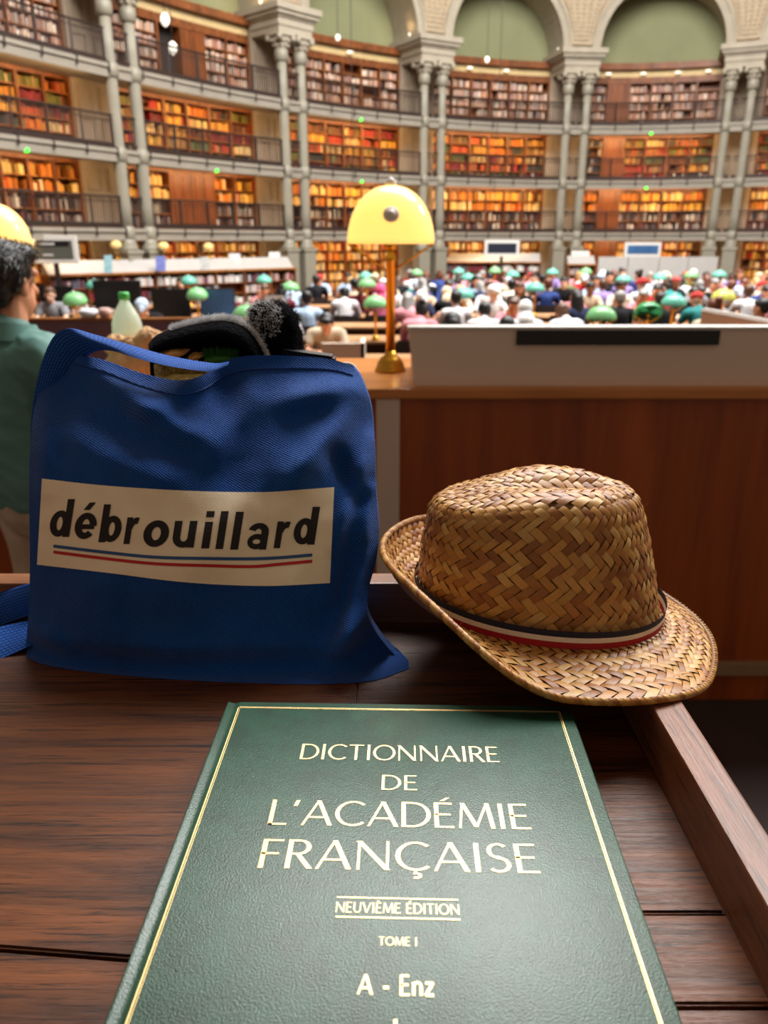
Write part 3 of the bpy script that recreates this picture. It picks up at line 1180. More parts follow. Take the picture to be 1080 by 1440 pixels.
# ------------------------------------------------------------------ brass desk lamps with glass shades
def make_lamp(loc, label, shade_mat, group, pixel=None, H=0.62, rz=0.0, tilt=0.0, r=0.145, sh=0.155, glow=None, detail=1, cat='lamp', squat=1.0):
    x, y, z = loc
    t = thing('desk_lamp', loc, label, cat, group, 0)
    nn = 28 if detail else 16
    L = Vector(loc)
    m = MB()
    m.lathe([(0.058, 0), (0.058, 0.008), (0.052, 0.014), (0.049, 0.03), (0.036, 0.05), (0.022, 0.058), (0.018, 0.075)], nn, L)
    m.build('base', M['brass'], t, smooth=True)
    zs = H - sh * squat
    m = MB()
    m.lathe([(0.0165, 0.07), (0.0165, zs - 0.06), (0.021, zs - 0.055), (0.019, zs - 0.045), (0.011, zs - 0.03), (0.011, zs + 0.02)], nn, L)
    m.build('stem', M['brass'], t, smooth=True)
    T = Matrix.Translation(L + Vector((0, 0, zs))) @ Matrix.Rotation(rz, 4, 'Z') @ Matrix.Rotation(tilt, 4, 'X')
    m = MB()
    for sg in (-1, 1):
        m.tube([T @ Vector((sg * (r - 0.004), 0, 0.0)), L + Vector((sg * 0.012, 0, zs - 0.09))], 0.0045 if detail else 0.010, 6)
    m.build('strut', M['brass'], t, smooth=True)
    m = MB()
    prof = []
    k = 14 if detail else 9
    h = sh * squat
    for i in range(k + 1):
        a = PI / 2 * i / k
        prof.append((max(0.001, r * math.cos(a) ** 0.9), h * math.sin(a)))
    inner = [(max(0.001, p[0] - 0.004), max(0, p[1] - 0.004)) for p in prof][::-1]
    m.lathe(prof, nn + 4, M=T)
    m.lathe([(inner[-1][0], 0.0)] + inner[::-1], nn + 4, M=T)
    m.build('lamp_shade', shade_mat, t, smooth=True)
    m = MB()
    m.lathe([(0.02, h - 0.004), (0.018, h + 0.012), (0.008, h + 0.022), (0.001, h + 0.026)], 12, M=T)
    m.build('finial', M['white_paint'], t, smooth=True)
    m = MB()
    m.lathe([(0.022, -0.02), (0.024, 0.0), (0.016, 0.03), (0.012, 0.04)], 12, M=T)
    m.build('socket', M['brass'], t, smooth=True)
    if glow:
        m = MB()
        a = 0.50
        T2 = T @ Matrix.Translation((0, -r * math.cos(a) ** 0.9 + 0.004, h * math.sin(a))) @ Matrix.Rotation(R(90 - 24), 4, 'X')
        m.lathe([(0.027, -0.004), (0.027, 0.004), (0.022, 0.008), (0.012, 0.007), (0.009, 0.018), (0.001, 0.020)], 20, M=T2)
        m.build('hub', M['steel'], t, smooth=True)
    if glow:
        m = MB()
        ellipsoid(m, T @ Vector((0, 0, 0.07)), (0.026, 0.026, 0.034), n=14, k=8)
        m.build('bulb', M['bulb'], t, smooth=True)
        l = bpy.data.lights.new('bulb_light', 'POINT')
        l.energy = glow
        l.color = (1.0, 0.80, 0.46)
        l.shadow_soft_size = 0.03
        o = bpy.data.objects.new('bulb_light', l)
        COL.objects.link(o)
        o.location = T @ Vector((0, 0, 0.03)) - L
        o.parent = t
    return t

M['steel'] = mat('steel', lin((240, 230, 220)), 0.3, 0.0)
M['bulb'] = mat('bulb', (1, 0.9, 0.7), 0.3)
_t = NT(M['bulb'])
_t.p.inputs['Emission Color'].default_value = (1, 0.75, 0.36, 1)
_t.p.inputs['Emission Strength'].default_value = 6.0

def glow_glass(name, col, trans=0.6, emit=0.0, ecol=None):
    m = bpy.data.materials.new(name)
    m.use_nodes = True
    nt = m.node_tree
    p = nt.nodes['Principled BSDF']
    p.inputs['Base Color'].default_value = (*col, 1)
    p.inputs['Roughness'].default_value = 0.18
    tr = nt.nodes.new('ShaderNodeBsdfTranslucent')
    tr.inputs['Color'].default_value = (*col, 1)
    mx = nt.nodes.new('ShaderNodeMixShader')
    mx.inputs[0].default_value = trans
    nt.links.new(p.outputs[0], mx.inputs[1])
    nt.links.new(tr.outputs[0], mx.inputs[2])
    nt.links.new(mx.outputs[0], nt.nodes['Material Output'].inputs['Surface'])
    if emit:
        p.inputs['Emission Color'].default_value = (*(ecol or col), 1)
        p.inputs['Emission Strength'].default_value = emit
    return m

M['shade_amber'] = glow_glass('shade_amber', lin((255, 236, 186)), 0.40, 0.58, lin((255, 222, 140)))
M['shade_green'] = glow_glass('shade_green', lin((122, 206, 184)), 0.30)
M['shade_lime'] = glow_glass('shade_lime', lin((150, 212, 150)), 0.35, 0.08)
M['shade_lemon'] = glow_glass('shade_lemon', lin((214, 216, 110)), 0.35, 0.2)
M['shade_deep'] = glow_glass('shade_deep', lin((70, 168, 104)), 0.25)

# pixel of the shade, material key, tilt
LAMPS = [
    ((105, 417), 'lime', 0.22, 'lime-green glass desk lamp with an amber foot, left of the plastic bottle'),
    ((133, 398), 'green', 0.1, 'teal glass desk lamp just behind the lime-green one, left of the bottle'),
    ((265, 392), 'green', 0.2, 'teal glass desk lamp touching a greener one, right of the bottle'),
    ((277, 410), 'lime', 0.25, 'green glass desk lamp in front of a teal one, right of the bottle'),
    ((347, 436), 'lime', 0.1, 'green desk lamp half hidden behind the black plush'),
    ((371, 391), 'green', 0.1, 'small teal desk lamp above the black plush'),
    ((408, 401), 'lime', 0.05, 'green glass desk lamp right of the black plush toy'),
    ((516, 396), 'lime', 0.05, 'small green desk lamp with a teal one just behind, left of the brass stem'),
    ((514, 386), 'green', 0.05, 'small teal desk lamp behind a greener one, left of the brass stem'),
    ((528, 422), 'lime', 0.05, 'green glass desk lamp beside the tall brass stem, at its left'),
    ((586, 382), 'lime', 0.0, 'small pale green desk lamp just right of the brass stem'),
    ((645, 380), 'green', 0.0, 'uppermost of three teal lamps lined up above the white desk screen'),
    ((658, 388), 'green', 0.0, 'middle one of three teal lamps lined up above the white desk screen'),
    ((652, 410), 'green', 0.1, 'lowest and largest of three teal lamps lined up above the white screen'),
    ((696, 379), 'lime', 0.0, 'small green desk lamp below the navy screen'),
    ((721, 384), 'green', 0.0, 'small teal desk lamp right of the navy screen'),
    ((753, 402), 'green', 0.05, 'teal desk lamp with brass fork above the left end of the black band'),
    ((777, 381), 'green', 0.0, 'small teal desk lamp before the gap left of the white boards'),
    ((824, 380), 'lime', 0.0, 'small green desk lamp before the short counter by the white boards'),
    ((877, 391), 'green', -0.1, 'pale teal desk lamp in front of the white boards, left of the others'),
    ((846, 438), 'lime', 0.0, 'large green glass desk lamp just above the middle of the black band'),
    ((912, 433), 'deep', -0.7, 'dark green glass desk lamp tipped forward, beside a large teal lamp'),
    ((948, 420), 'green', 0.1, 'large teal desk lamp with a forked brass holder, right of the dark green one'),
    ((928, 388), 'green', 0.0, 'teal desk lamp with orange fitting before the white boards'),
    ((972, 385), 'lime', 0.0, 'pale green desk lamp before the rightmost white board'),
    ((1012, 384), 'green', 0.0, 'teal desk lamp just right of the white boards'),
    ((1018, 413), 'lemon', 0.0, 'yellow-green glass desk lamp above the slanted side screen, at far right'),
]
LAMPX = []
for (p, mk, tl, lab) in LAMPS:
    P = atz(p[0], p[1], 1.28)
    i = min(range(len(ROWS)), key=lambda q: abs(ROWS[q] - P.y))
    Y = ROWS[i] + max(-0.25, min(0.25, P.y - ROWS[i]))
    d = ray(*p)
    x = d.x / d.y * Y
    zc = CAMZ + d.z / d.y * Y
    LAMPX.append((i, x))
    make_lamp((x, Y, 0.75), lab, M['shade_' + mk], 'green-shaded desk lamps', H=max(0.5, min(0.78, zc - 0.75 + 0.06)), tilt=tl, r=0.165, sh=0.14, detail=0)

# ------------------------------------------------------------------ chairs and readers
def make_chair(label, group):
    t = thing('reading_chair', (0, 0, 0), label, 'chair', group)
    m = MB()
    m.bbox((-0.22, -0.2, 0.41), (0.22, 0.22, 0.45), 0.015)
    m.build('seat', M['chair'], t)
    m = MB()
    F = lambda u, v: Vector((0.23 * math.sin((u - 0.5) * 2.0) / math.sin(1.0), -0.24 - 0.07 * math.cos((u - 0.5) * 2.0) + 0.05, 0.56 + 0.26 * v))
    m.grid(F, 10, 2)
    m.grid(lambda u, v: F(u, v) + Vector((0, 0.03, 0)), 10, 2, flip=True)
    m.build('backrest', M['chair'], t, smooth=True)
    for sx in (-1, 1):
        m = MB()
        m.tube([(0.19 * sx, 0.18, 0), (0.19 * sx, 0.18, 0.42)], 0.018, 6)
        m.build('leg', M['chair'], t)
        m = MB()
        m.tube([(0.2 * sx, -0.24, 0), (0.2 * sx, -0.19, 0.42), (0.2 * sx, -0.235, 0.8)], 0.018, 6)
        m.build('leg', M['chair'], t)
    return t

M['chair'] = mottled('chair', lin((52, 40, 36)), 0.1, 6, 0.5)
CHAIRP = make_chair('dark wooden chair', 'reading chairs')
chair_used = False

def hand(items, wrist, fwd, side, palm_down=True):
    """palm, four bent fingers of different length and a thumb"""
    f = Vector(fwd).normalized()
    s = Vector(side).normalized()
    dn = f.cross(s) if palm_down else s.cross(f)
    dn = Vector((0, 0, -1)) if abs(dn.z) > 0.5 else dn
    w = Vector(wrist)
    items.append(('c', w, w + f * 0.075, 0.026, 0.034))
    for k, (off, ln) in enumerate(((-0.030, 0.060), (-0.010, 0.072), (0.010, 0.068), (0.030, 0.052))):
        b = w + f * 0.085 + s * off
        mth = b + f * ln * 0.55 + dn * 0.004
        tip = mth + f * ln * 0.42 + dn * 0.018
        items.append(('c', b, mth, 0.0105, 0.0095))
        items.append(('c', mth, tip, 0.0095, 0.008))
    tb = w + f * 0.03 - s * 0.028
    tm = tb + f * 0.035 - s * 0.022
    items.append(('c', tb, tm, 0.013, 0.011))
    items.append(('c', tm, tm + f * 0.03 - s * 0.004, 0.011, 0.009))

def seated(pose):
    """returns joint dictionary for a seated reader facing +y"""
    lean, headdrop, arms = pose
    J = {}
    J['pel'] = Vector((0, 0.0, 0.54))
    J['wst'] = Vector((0, 0.02 + lean * 0.3, 0.70))
    J['chs'] = Vector((0, 0.02 + lean * 0.8, 0.92))
    J['nck'] = Vector((0, 0.03 + lean * 1.05, 1.05))
    J['hed'] = Vector((0, 0.06 + lean * 1.25 + headdrop * 0.06, 1.19 - headdrop * 0.05 - lean * 0.08))
    for sx in (-1, 1):
        J['sh', sx] = Vector((0.175 * sx, 0.02 + lean * 0.95, 0.98 - lean * 0.06))
        if arms == 'desk':
            J['el', sx] = Vector((0.235 * sx, 0.20 + lean * 0.7, 0.79))
            J['wr', sx] = Vector((0.13 * sx, 0.40 + lean * 0.5, 0.795))
        elif arms == 'cheek' and sx > 0:
            J['el', sx] = Vector((0.22 * sx, 0.30 + lean * 0.7, 0.80))
            J['wr', sx] = J['hed'] + Vector((0.10, 0.07, -0.13))
        else:
            J['el', sx] = Vector((0.25 * sx, 0.14 + lean * 0.6, 0.79))
            J['wr', sx] = Vector((0.16 * sx, 0.38 + lean * 0.5, 0.795))
        J['hp', sx] = Vector((0.09 * sx, 0.02, 0.53))
        J['kn', sx] = Vector((0.12 * sx, 0.42, 0.52))
        J['an', sx] = Vector((0.12 * sx, 0.36, 0.10))
    return J

def head_items(c, yaw=0.0, down=0.0, s=1.0):
    Rm = Matrix.Rotation(yaw, 3, 'Z') @ Matrix.Rotation(-down, 3, 'X')
    P = lambda x, y, z: Vector(c) + Rm @ Vector((x * s, y * s, z * s))
    it = [('e', P(0, -0.012, 0.022), (0.078 * s, 0.096 * s, 0.095 * s), Rm),
          ('e', P(0, 0.022, -0.045), (0.058 * s, 0.068 * s, 0.075 * s), Rm),
          ('e', P(0, 0.045, -0.095), (0.030 * s, 0.030 * s, 0.024 * s), Rm),
          ('c', P(0, 0.083, 0.01), P(0, 0.104, -0.025), 0.010 * s, 0.015 * s),
          ('c', P(-0.022, 0.078, -0.066), P(0.022, 0.078, -0.066), 0.010 * s, 0.010 * s),
          ('c', P(-0.045, 0.072, 0.032), P(0.045, 0.072, 0.032), 0.013 * s, 0.013 * s)]
    for sx in (-1, 1):
        it.append(('e', P(0.080 * sx, -0.008, -0.010), (0.012 * s, 0.020 * s, 0.034 * s), Rm))
    return it, P, Rm

POSES = [(0.06, 0.3, 'desk'), (0.16, 1.2, 'desk'), (0.10, 0.8, 'cheek'), (0.0, 0.0, 'lap'), (0.22, 1.5, 'desk')]
VARI = []
for pi, ps in enumerate(POSES):
    J = seated(ps)
    yaw = (0.0, 0.25, -0.3, 0.5, -0.15)[pi]
    hi, P, Rm = head_items(J['hed'], yaw, 0.15 + ps[1] * 0.3)
    it = list(hi)
    it.append(('c', J['nck'] - Vector((0, 0, 0.05)), J['hed'] + Vector((0, -0.02, -0.05)), 0.052, 0.048))
    it.append(('c', J['pel'], J['wst'], 0.125, 0.115))
    it.append(('c', J['wst'], J['chs'], 0.115, 0.125))
    it.append(('c', J['sh', -1] * 0.75 + J['chs'] * 0.25, J['sh', 1] * 0.75 + J['chs'] * 0.25, 0.08, 0.08))
    for sx in (-1, 1):
        it.append(('c', J['sh', sx], J['el', sx], 0.052, 0.040))
        it.append(('c', J['el', sx], J['wr', sx], 0.040, 0.027))
        it.append(('c', J['hp', sx], J['kn', sx], 0.085, 0.062))
        it.append(('c', J['kn', sx], J['an', sx], 0.058, 0.040))
        it.append(('c', J['an', sx] + Vector((0, 0, -0.05)), J['an', sx] + Vector((0, 0.15, -0.065)), 0.040, 0.030))
        fw = J['wr', sx] - J['el', sx]
        if ps[2] == 'cheek' and sx > 0:
            hand(it, J['wr', sx], Vector((-0.1, 0.1, 1)), Vector((0.3, 1, 0)))
        else:
            hand(it, J['wr', sx], Vector((fw.x, fw.y, 0)), Vector((sx, 0.3, 0)))
    body = blob(it, 0.0085, 2)
    # top: torso and sleeves
    st = [('c', J['pel'] + Vector((0, 0, 0.0)), J['wst'], 0.145, 0.132), ('c', J['wst'], J['chs'], 0.132, 0.142),
          ('c', J['sh', -1] * 0.78 + J['chs'] * 0.22, J['sh', 1] * 0.78 + J['chs'] * 0.22, 0.095, 0.095),
          ('c', J['chs'], J['nck'] + Vector((0, -0.01, -0.02)), 0.10, 0.066)]
    lt = list(st)
    for sx in (-1, 1):
        st.append(('c', J['sh', sx], J['sh', sx] * 0.42 + J['el', sx] * 0.58, 0.068, 0.062))
        lt.append(('c', J['sh', sx], J['el', sx], 0.068, 0.056))
        lt.append(('c', J['el', sx], J['el', sx] * 0.08 + J['wr', sx] * 0.92, 0.055, 0.040))
    short = blob(st, 0.014, 3)
    long_ = blob(lt, 0.014, 3)
    tr = [('c', J['pel'] + Vector((0, 0, -0.02)), J['pel'] + Vector((0, 0, 0.08)), 0.145, 0.14)]
    for sx in (-1, 1):
        tr.append(('c', J['hp', sx], J['kn', sx], 0.10, 0.075))
        tr.append(('c', J['kn', sx], J['an', sx], 0.072, 0.058))
    trs = blob(tr, 0.016, 3)
    sh_ = []
    for sx in (-1, 1):
        a = J['an', sx]
        sh_.append(('c', a + Vector((0, -0.02, -0.052)), a + Vector((0, 0.16, -0.062)), 0.047, 0.036))
    shoes = blob(sh_, 0.012, 2)
    hairs = {}
    hs = [('e', P(0, -0.030, 0.040), (0.090, 0.098, 0.092), Rm), ('e', P(0, -0.055, -0.005), (0.078, 0.062, 0.07), Rm), ('e', P(0, 0.035, 0.085), (0.066, 0.05, 0.034), Rm)]
    hairs['short'] = blob(hs, 0.010, 2)
    hairs['long'] = blob(hs + [('c', P(0, -0.075, 0.0), P(0, -0.10, -0.25), 0.075, 0.055), ('c', P(0.07, -0.03, 0.0), P(0.075, -0.05, -0.19), 0.034, 0.03), ('c', P(-0.07, -0.03, 0.0), P(-0.075, -0.05, -0.19), 0.034, 0.03)], 0.010, 2)
    hairs['bun'] = blob(hs + [('e', P(0, -0.11, 0.10), (0.045, 0.045, 0.045), Rm)], 0.010, 2)
    hairs['cap'] = blob([('e', P(0, -0.012, 0.055), (0.096, 0.112, 0.085), Rm), ('c', P(-0.04, 0.10, 0.055), P(0.04, 0.10, 0.055), 0.018, 0.018), ('c', P(0, 0.14, 0.045), P(0, 0.10, 0.055), 0.03, 0.05)], 0.010, 2)
    hairs['scarf'] = blob([('e', P(0, -0.03, 0.03), (0.098, 0.108, 0.115), Rm), ('c', P(0, -0.03, -0.05), J['nck'] + Vector((0, -0.01, -0.03)), 0.09, 0.13), ('c', P(0, -0.04, -0.1), P(0.02, -0.06, -0.28), 0.09, 0.08)], 0.010, 2)
    VARI.append((body, short, long_, trs, shoes, hairs))

SKINS = [lin((226, 172, 142)), lin((214, 156, 124)), lin((190, 132, 100)), lin((140, 92, 66)), lin((232, 186, 160))]
CLO = {
    'white': (222, 220, 222), 'black': (24, 24, 28), 'light blue': (176, 200, 226), 'pink': (232, 120, 160), 'rose': (226, 150, 160), 'navy': (40, 46, 76), 'grey': (140, 140, 146),
    'lavender': (150, 130, 186), 'beige': (206, 188, 162), 'maroon': (110, 36, 48), 'red': (186, 40, 50), 'teal': (50, 130, 130), 'olive': (104, 104, 66), 'cream': (230, 220, 200), 'dark blue': (50, 70, 130),
}
HAI = {'black': (18, 15, 14), 'dark brown': (48, 32, 24), 'brown': (92, 60, 40), 'blond': (190, 150, 96), 'grey': (150, 146, 142), 'auburn': (110, 58, 36), 'white': (232, 230, 228), 'cream': (222, 206, 172), 'pale blue': (190, 206, 224), 'red': (190, 60, 56), 'pink': (226, 90, 140)}
PEOPLE = []     # (x px, y px of head, facing away?, variant, top colour, sleeves, hair style, hair colour, label)
PP = [
    (485, 412, 1, 1, 'white', 'l', 'short', 'black', 'person in loose white shirt hunched over a desk, back turned, left of the brass stem'),
    (433, 421, 1, 0, 'light blue', 's', 'short', 'black', 'black-haired person in a light blue shirt seen from behind, right of the black plush'),
    (455, 409, 1, 0, 'pink', 's', 'scarf', 'pink', 'person with bright pink scarf, next to the light blue shirt'),
    (372, 408, 0, 2, 'rose', 's', 'short', 'brown', 'brown-haired person in a rose pink top above the black plush toy'),
    (398, 432, 1, 3, 'white', 's', 'short', 'dark brown', 'person in a white shirt beside the green lamp, right of the plush'),
    (418, 446, 0, 4, 'beige', 's', 'short', 'black', 'dark-haired person bent low between the plush and the white shirts'),
    (505, 408, 0, 0, 'maroon', 's', 'short', 'dark brown', 'person in a maroon top facing us, behind the hunched white shirt'),
    (573, 410, 0, 1, 'navy', 's', 'cap', 'white', 'person in navy with a white cap, right of the brass stem'),
    (607, 408, 1, 1, 'black', 's', 'scarf', 'cream', 'person with a cream head covering and black top, above the left of the white screen'),
    (637, 445, 1, 0, 'black', 'l', 'long', 'black', 'person with long straight black hair seen from behind, just above the white screen'),
    (680, 440, 1, 1, 'white', 'l', 'short', 'black', 'black-haired person in white, close above the white screen'),
    (681, 414, 0, 3, 'white', 's', 'cap', 'white', 'person in white with a white cap, right of three teal lamps'),
    (704, 432, 1, 2, 'white', 'l', 'scarf', 'white', 'person wrapped in a white headscarf above the white screen'),
    (727, 443, 1, 4, 'light blue', 's', 'short', 'black', 'black-haired person in light blue leaning forward, above left end of the black band'),
    (722, 421, 0, 2, 'rose', 's', 'short', 'brown', 'person facing us with hand near the face, below a teal lamp'),
    (786, 428, 1, 4, 'white', 'l', 'short', 'brown', 'brown-haired person with a broad white back, above the black band'),
    (805, 412, 0, 2, 'rose', 's', 'short', 'dark brown', 'dark-haired person facing us between the white back and the large green lamp'),
    (830, 405, 0, 0, 'beige', 's', 'short', 'black', 'black-haired person in beige right of the teal lamp over the black band'),
    (848, 398, 1, 0, 'lavender', 's', 'short', 'brown', 'person in a lavender top in front of the white boards'),
    (863, 408, 0, 3, 'cream', 's', 'short', 'black', 'black-haired person in cream behind the large green lamp'),
    (881, 444, 0, 1, 'beige', 's', 'short', 'dark brown', 'dark-haired person resting head low, right of the large green lamp'),
    (905, 412, 0, 2, 'rose', 's', 'short', 'grey', 'grey-haired person above the dark green lamp'),
    (978, 418, 0, 0, 'black', 's', 'short', 'dark brown', 'person in black between the large teal and the yellow-green lamp'),
    (950, 396, 0, 0, 'black', 's', 'short', 'red', 'person with reddish hair before the white boards, behind the large teal lamp'),
    (1050, 408, 1, 0, 'white', 's', 'short', 'brown', 'brown-haired person in a white T-shirt right of the yellow-green lamp'),
    (1067, 428, 1, 3, 'black', 's', 'short', 'black', 'black-haired person in a black top at the right edge'),
    (207, 419, 0, 1, 'black', 's', 'cap', 'pale blue', 'person in a black T-shirt with a lavender cap right behind the bottle'),
    (323, 411, 0, 2, 'maroon', 's', 'short', 'black', 'black-haired person in maroon beside the blue monitor'),
    (68, 413, 0, 0, 'grey', 's', 'short', 'brown', 'small person at the far left beside the counter end'),
]
seats = {}
def skey(i, side):
    return (i + 1, 0) if side == 1 and i + 1 < len(ROWS) and ROWS[i + 1] - ROWS[i] < 2.0 else (i, side)
def seat_free(i, side, x, d=0.5):
    return all(abs(x - q) > d for q in seats.get(skey(i, side), []))

def place_person(px, py, away, var, top, slv, hst, hcol, label):
    d = ray(px, py)
    Yh = -(CAMZ - 1.2) / (d.z / d.y)
    best = min([(abs(ROWS[i] + (-0.42 if away else 0.42) - Yh), i) for i in range(1, len(ROWS))])
    i = best[1]
    Y = ROWS[i] + (-0.66 if away else 0.66)
    x = d.x / d.y * (ROWS[i] + (-0.5 if away else 0.5))
    side = 0 if away else 1
    tries = 0
    while not seat_free(i, side, x) and tries < 12:
        x += 0.16
        tries += 1
    seats.setdefault(skey(i, side), []).append(x)
    spawn(x, Y, away, var, top, slv, hst, hcol, label)

def spawn(x, Y, away, var, top, slv, hst, hcol, label, group='readers at the desks'):
    global chair_used
    body, short, long_, trs, shoes, hairs = VARI[var]
    rg = random.Random(int(x * 1000) + int(Y * 77))
    sk = rg.choice(SKINS)
    o = meshobj('person', body, M['skin'], None, sk)
    o.location = (x, Y, 0)
    o.rotation_euler = (0, 0, (0 if away else PI) + rg.uniform(-0.2, 0.2))
    tag(o, label, 'person', group)
    meshobj('shirt', long_ if slv == 'l' else short, M['cloth'], o, lin(CLO[top]))
    meshobj('trousers', trs, M['cloth'], o, lin(rg.choice([(40, 44, 60), (28, 28, 30), (90, 84, 76), (60, 70, 96)])))
    meshobj('shoes', shoes, M['cloth'], o, lin(rg.choice([(30, 28, 28), (210, 208, 204), (70, 50, 40)])))
    meshobj('headwear' if hst in ('cap', 'scarf') else 'hair', hairs[hst], M['cloth'] if hst in ('cap', 'scarf') else M['hair'], o, lin(HAI[hcol]))
    if not chair_used:
        c = CHAIRP
        chair_used = True
    else:
        c = copy_tree(CHAIRP)
    c.location = (x, Y, 0)
    c.rotation_euler = o.rotation_euler
    CHAIRS.append(c)
    PEOPLE.append((o, top, hst, hcol, x, Y))
    c['label'] = 'dark chair under the ' + label.replace('person', 'reader')

CHAIRS = []
for q in PP:
    place_person(*q)

# the rest of the crowd, filling the seats between them
rg = random.Random(5)
fill = []
for i in range(1, len(ROWS)):
    for side in (0, 1):
        if side == 1 and (i + 1 < len(ROWS)) and ROWS[i + 1] - ROWS[i] < 2.0:
            continue
        xa, xb = ROWX[i]
        x = xa + 0.5
        while x < xb - 0.3:
            Y = ROWS[i] + (-0.66 if side == 0 else 0.66)
            px, py = project((x, Y, 1.2))
            dens = 0.0
            if px > 560:
                dens = 0.88 if i >= 2 else 0.0
            elif px > 395:
                dens = 0.6 if i >= 4 else 0.0
            elif px > 60 and i >= 4:
                dens = 0.22
            if px > 1130:
                dens = 0
            if rg.random() < dens and seat_free(i, side, x, 0.55):
                fill.append((i, side, x + rg.uniform(-0.06, 0.06), Y))
            x += 0.62
from collections import defaultdict
cls = defaultdict(list)
for (i, side, x, Y) in fill:
    seats.setdefault(skey(i, side), []).append(x)
    top = rg.choice(['white', 'white', 'rose', 'black', 'black', 'light blue', 'rose', 'navy', 'grey', 'lavender', 'beige', 'beige', 'maroon', 'teal', 'olive', 'cream', 'dark blue', 'red', 'rose'])
    hst = rg.choice(['short', 'short', 'short', 'long', 'long', 'bun', 'cap'])
    hcol = rg.choice(['black', 'black', 'dark brown', 'dark brown', 'brown', 'blond', 'auburn', 'grey']) if hst != 'cap' else rg.choice(['white', 'red', 'pale blue', 'cream'])
    cls[(i, side)].append((x, Y, top, hst, hcol))
for (i, side), lst in sorted(cls.items()):
    lst.sort()
    seen = defaultdict(list)
    for q in lst:
        seen[(q[2], q[3], q[4])].append(q)
    for q in lst:
        x, Y, top, hst, hcol = q
        hw = {'short': 'short %s hair', 'long': 'long %s hair', 'bun': '%s hair in a bun', 'cap': '%s cap'}[hst] % hcol
        k = lst.index(q)
        lab = 'reader in %s, %s, %s desk row, %s from left, %s' % (top, hw, ROWN[i], ORD[k], 'facing away' if side == 0 else 'facing us')
        lab = ' '.join(lab.split()[:16]) if len(lab.split()) > 16 else lab
        spawn(x, Y, side == 0, rg.randrange(5), top, rg.choice('sl'), hst, hcol, lab)
# chairs: a label of their own
cc = defaultdict(list)
for c in CHAIRS:
    cc[(round(c.location.y, 2))].append(c)
for y, lst in cc.items():
    lst.sort(key=lambda c: c.location.x)
    i = min(range(len(ROWS)), key=lambda q: abs(ROWS[q] - y))
    for k, c in enumerate(lst):
        c['label'] = 'dark wooden chair %s desk row %s, %s from the left' % ('before' if y < ROWS[i] else 'behind', ROWN[i], ORD[min(k, 24)])

# monitors and things on the left desks
def monitor(px, py, Yr, w, h, face, label):
    d = ray(px, py)
    x, z = d.x / d.y * Yr, 0.75
    t = thing('computer_monitor', (x, Yr, z), label, 'monitor', 'monitors on the left desks')
    m = MB()
    m.bbox((x - w / 2, Yr - 0.02, z + 0.10), (x + w / 2, Yr + 0.02, z + 0.10 + h), 0.008)
    m.build('housing', M['black_plastic'], t)
    m = MB()
    m.box((x - w / 2 + .012, Yr - 0.024, z + 0.115), (x + w / 2 - .012, Yr - 0.018, z + 0.085 + h))
    m.build('screen', face, t)
    m = MB()
    m.box((x - 0.03, Yr + 0.01, z + 0.01), (x + 0.03, Yr + 0.03, z + 0.2))
    m.box((x - 0.12, Yr - 0.08, z), (x + 0.12, Yr + 0.1, z + 0.012))
    m.build('stand', M['black_plastic'], t)

monitor(165, 410, 14.2, 0.85, 0.5, M['screen'], 'wide dark monitor behind the plastic bottle')
monitor(240, 412, 12.5, 0.6, 0.45, M['screen'], 'dark monitor between the bottle and the green lamps')
monitor(305, 408, 12.5, 0.55, 0.45, M['screen_blue'], 'monitor with a blue screen right of the green lamps')
monitor(80, 416, 14.2, 0.6, 0.4, M['screen'], 'dark monitor beside the dark-haired man')
monitor(386, 410, 12.5, 0.34, 0.36, M['white_paint'], 'small pale monitor below a teal lamp, above the plush')

def open_book(px, py, z, s, label, rz=0.3):
    p = atz(px, py, z)
    t = thing('open_book', (p.x, p.y, z), label, 'book', 'open books and papers on the desks')
    T = Matrix.Translation(p) @ Matrix.Rotation(rz, 4, 'Z')
    m = MB()
    F = lambda u, v: T @ Vector(((u - 0.5) * 0.34 * s, (v - 0.5) * 0.26 * s, 0.006 + 0.03 * s * abs(math.sin((u - 0.5) * 2 * PI))))
    m.grid(F, 12, 2)
    m.grid(lambda u, v: T @ Vector(((u - 0.5) * 0.34 * s, (v - 0.5) * 0.26 * s, 0.0)), 12, 2, flip=True)
    m.build('pages', M['white_paint'], t, smooth=True)

dk = [(-4.4, -0.25), (-3.85, 0.05)]
for k, (i, x, s, lab) in enumerate([(1, -3.5, 1.3, 'open book with white pages on the desk left of the bottle'), (2, -2.9, 1.2, 'open book on the desk behind the bottle'), (3, -2.3, 1.3, 'open book under the green lamps right of the bottle'), (4, -0.6, 1.1, 'open book on the desk before the hunched white shirt'), (2, -0.9, 1.2, 'open book on the desk right of the black plush')]):
    p = project((x, ROWS[i] - 0.1, 0.752))
    open_book(p[0], p[1], 0.752, s, lab, 0.1 * k)

# small objects standing on the purple desk's panel rail
def tissue(px, py, Y, w, h, col, name, label):
    d = ray(px, py)
    x = d.x / d.y * Y
    z = 1.23
    m = MB()
    m.lathe([(w * 0.32, 0), (w * 0.5, h * 0.4), (w * 0.46, h * 0.9), (w * 0.3, h), (0.001, h * 0.95)], 16, (x, Y, z))
    tag(m.build(name, M['cloth'], smooth=True, color=lin(col)), label, name.replace('_', ' '))
tissue(124, 436, 8.42, 0.20, 0.09, (236, 238, 244), 'bowl', 'white bowl on the rail of the purple desk panel')
tissue(147, 435, 8.42, 0.14, 0.10, (214, 176, 164), 'cup', 'pinkish cup on the rail of the purple desk panel')

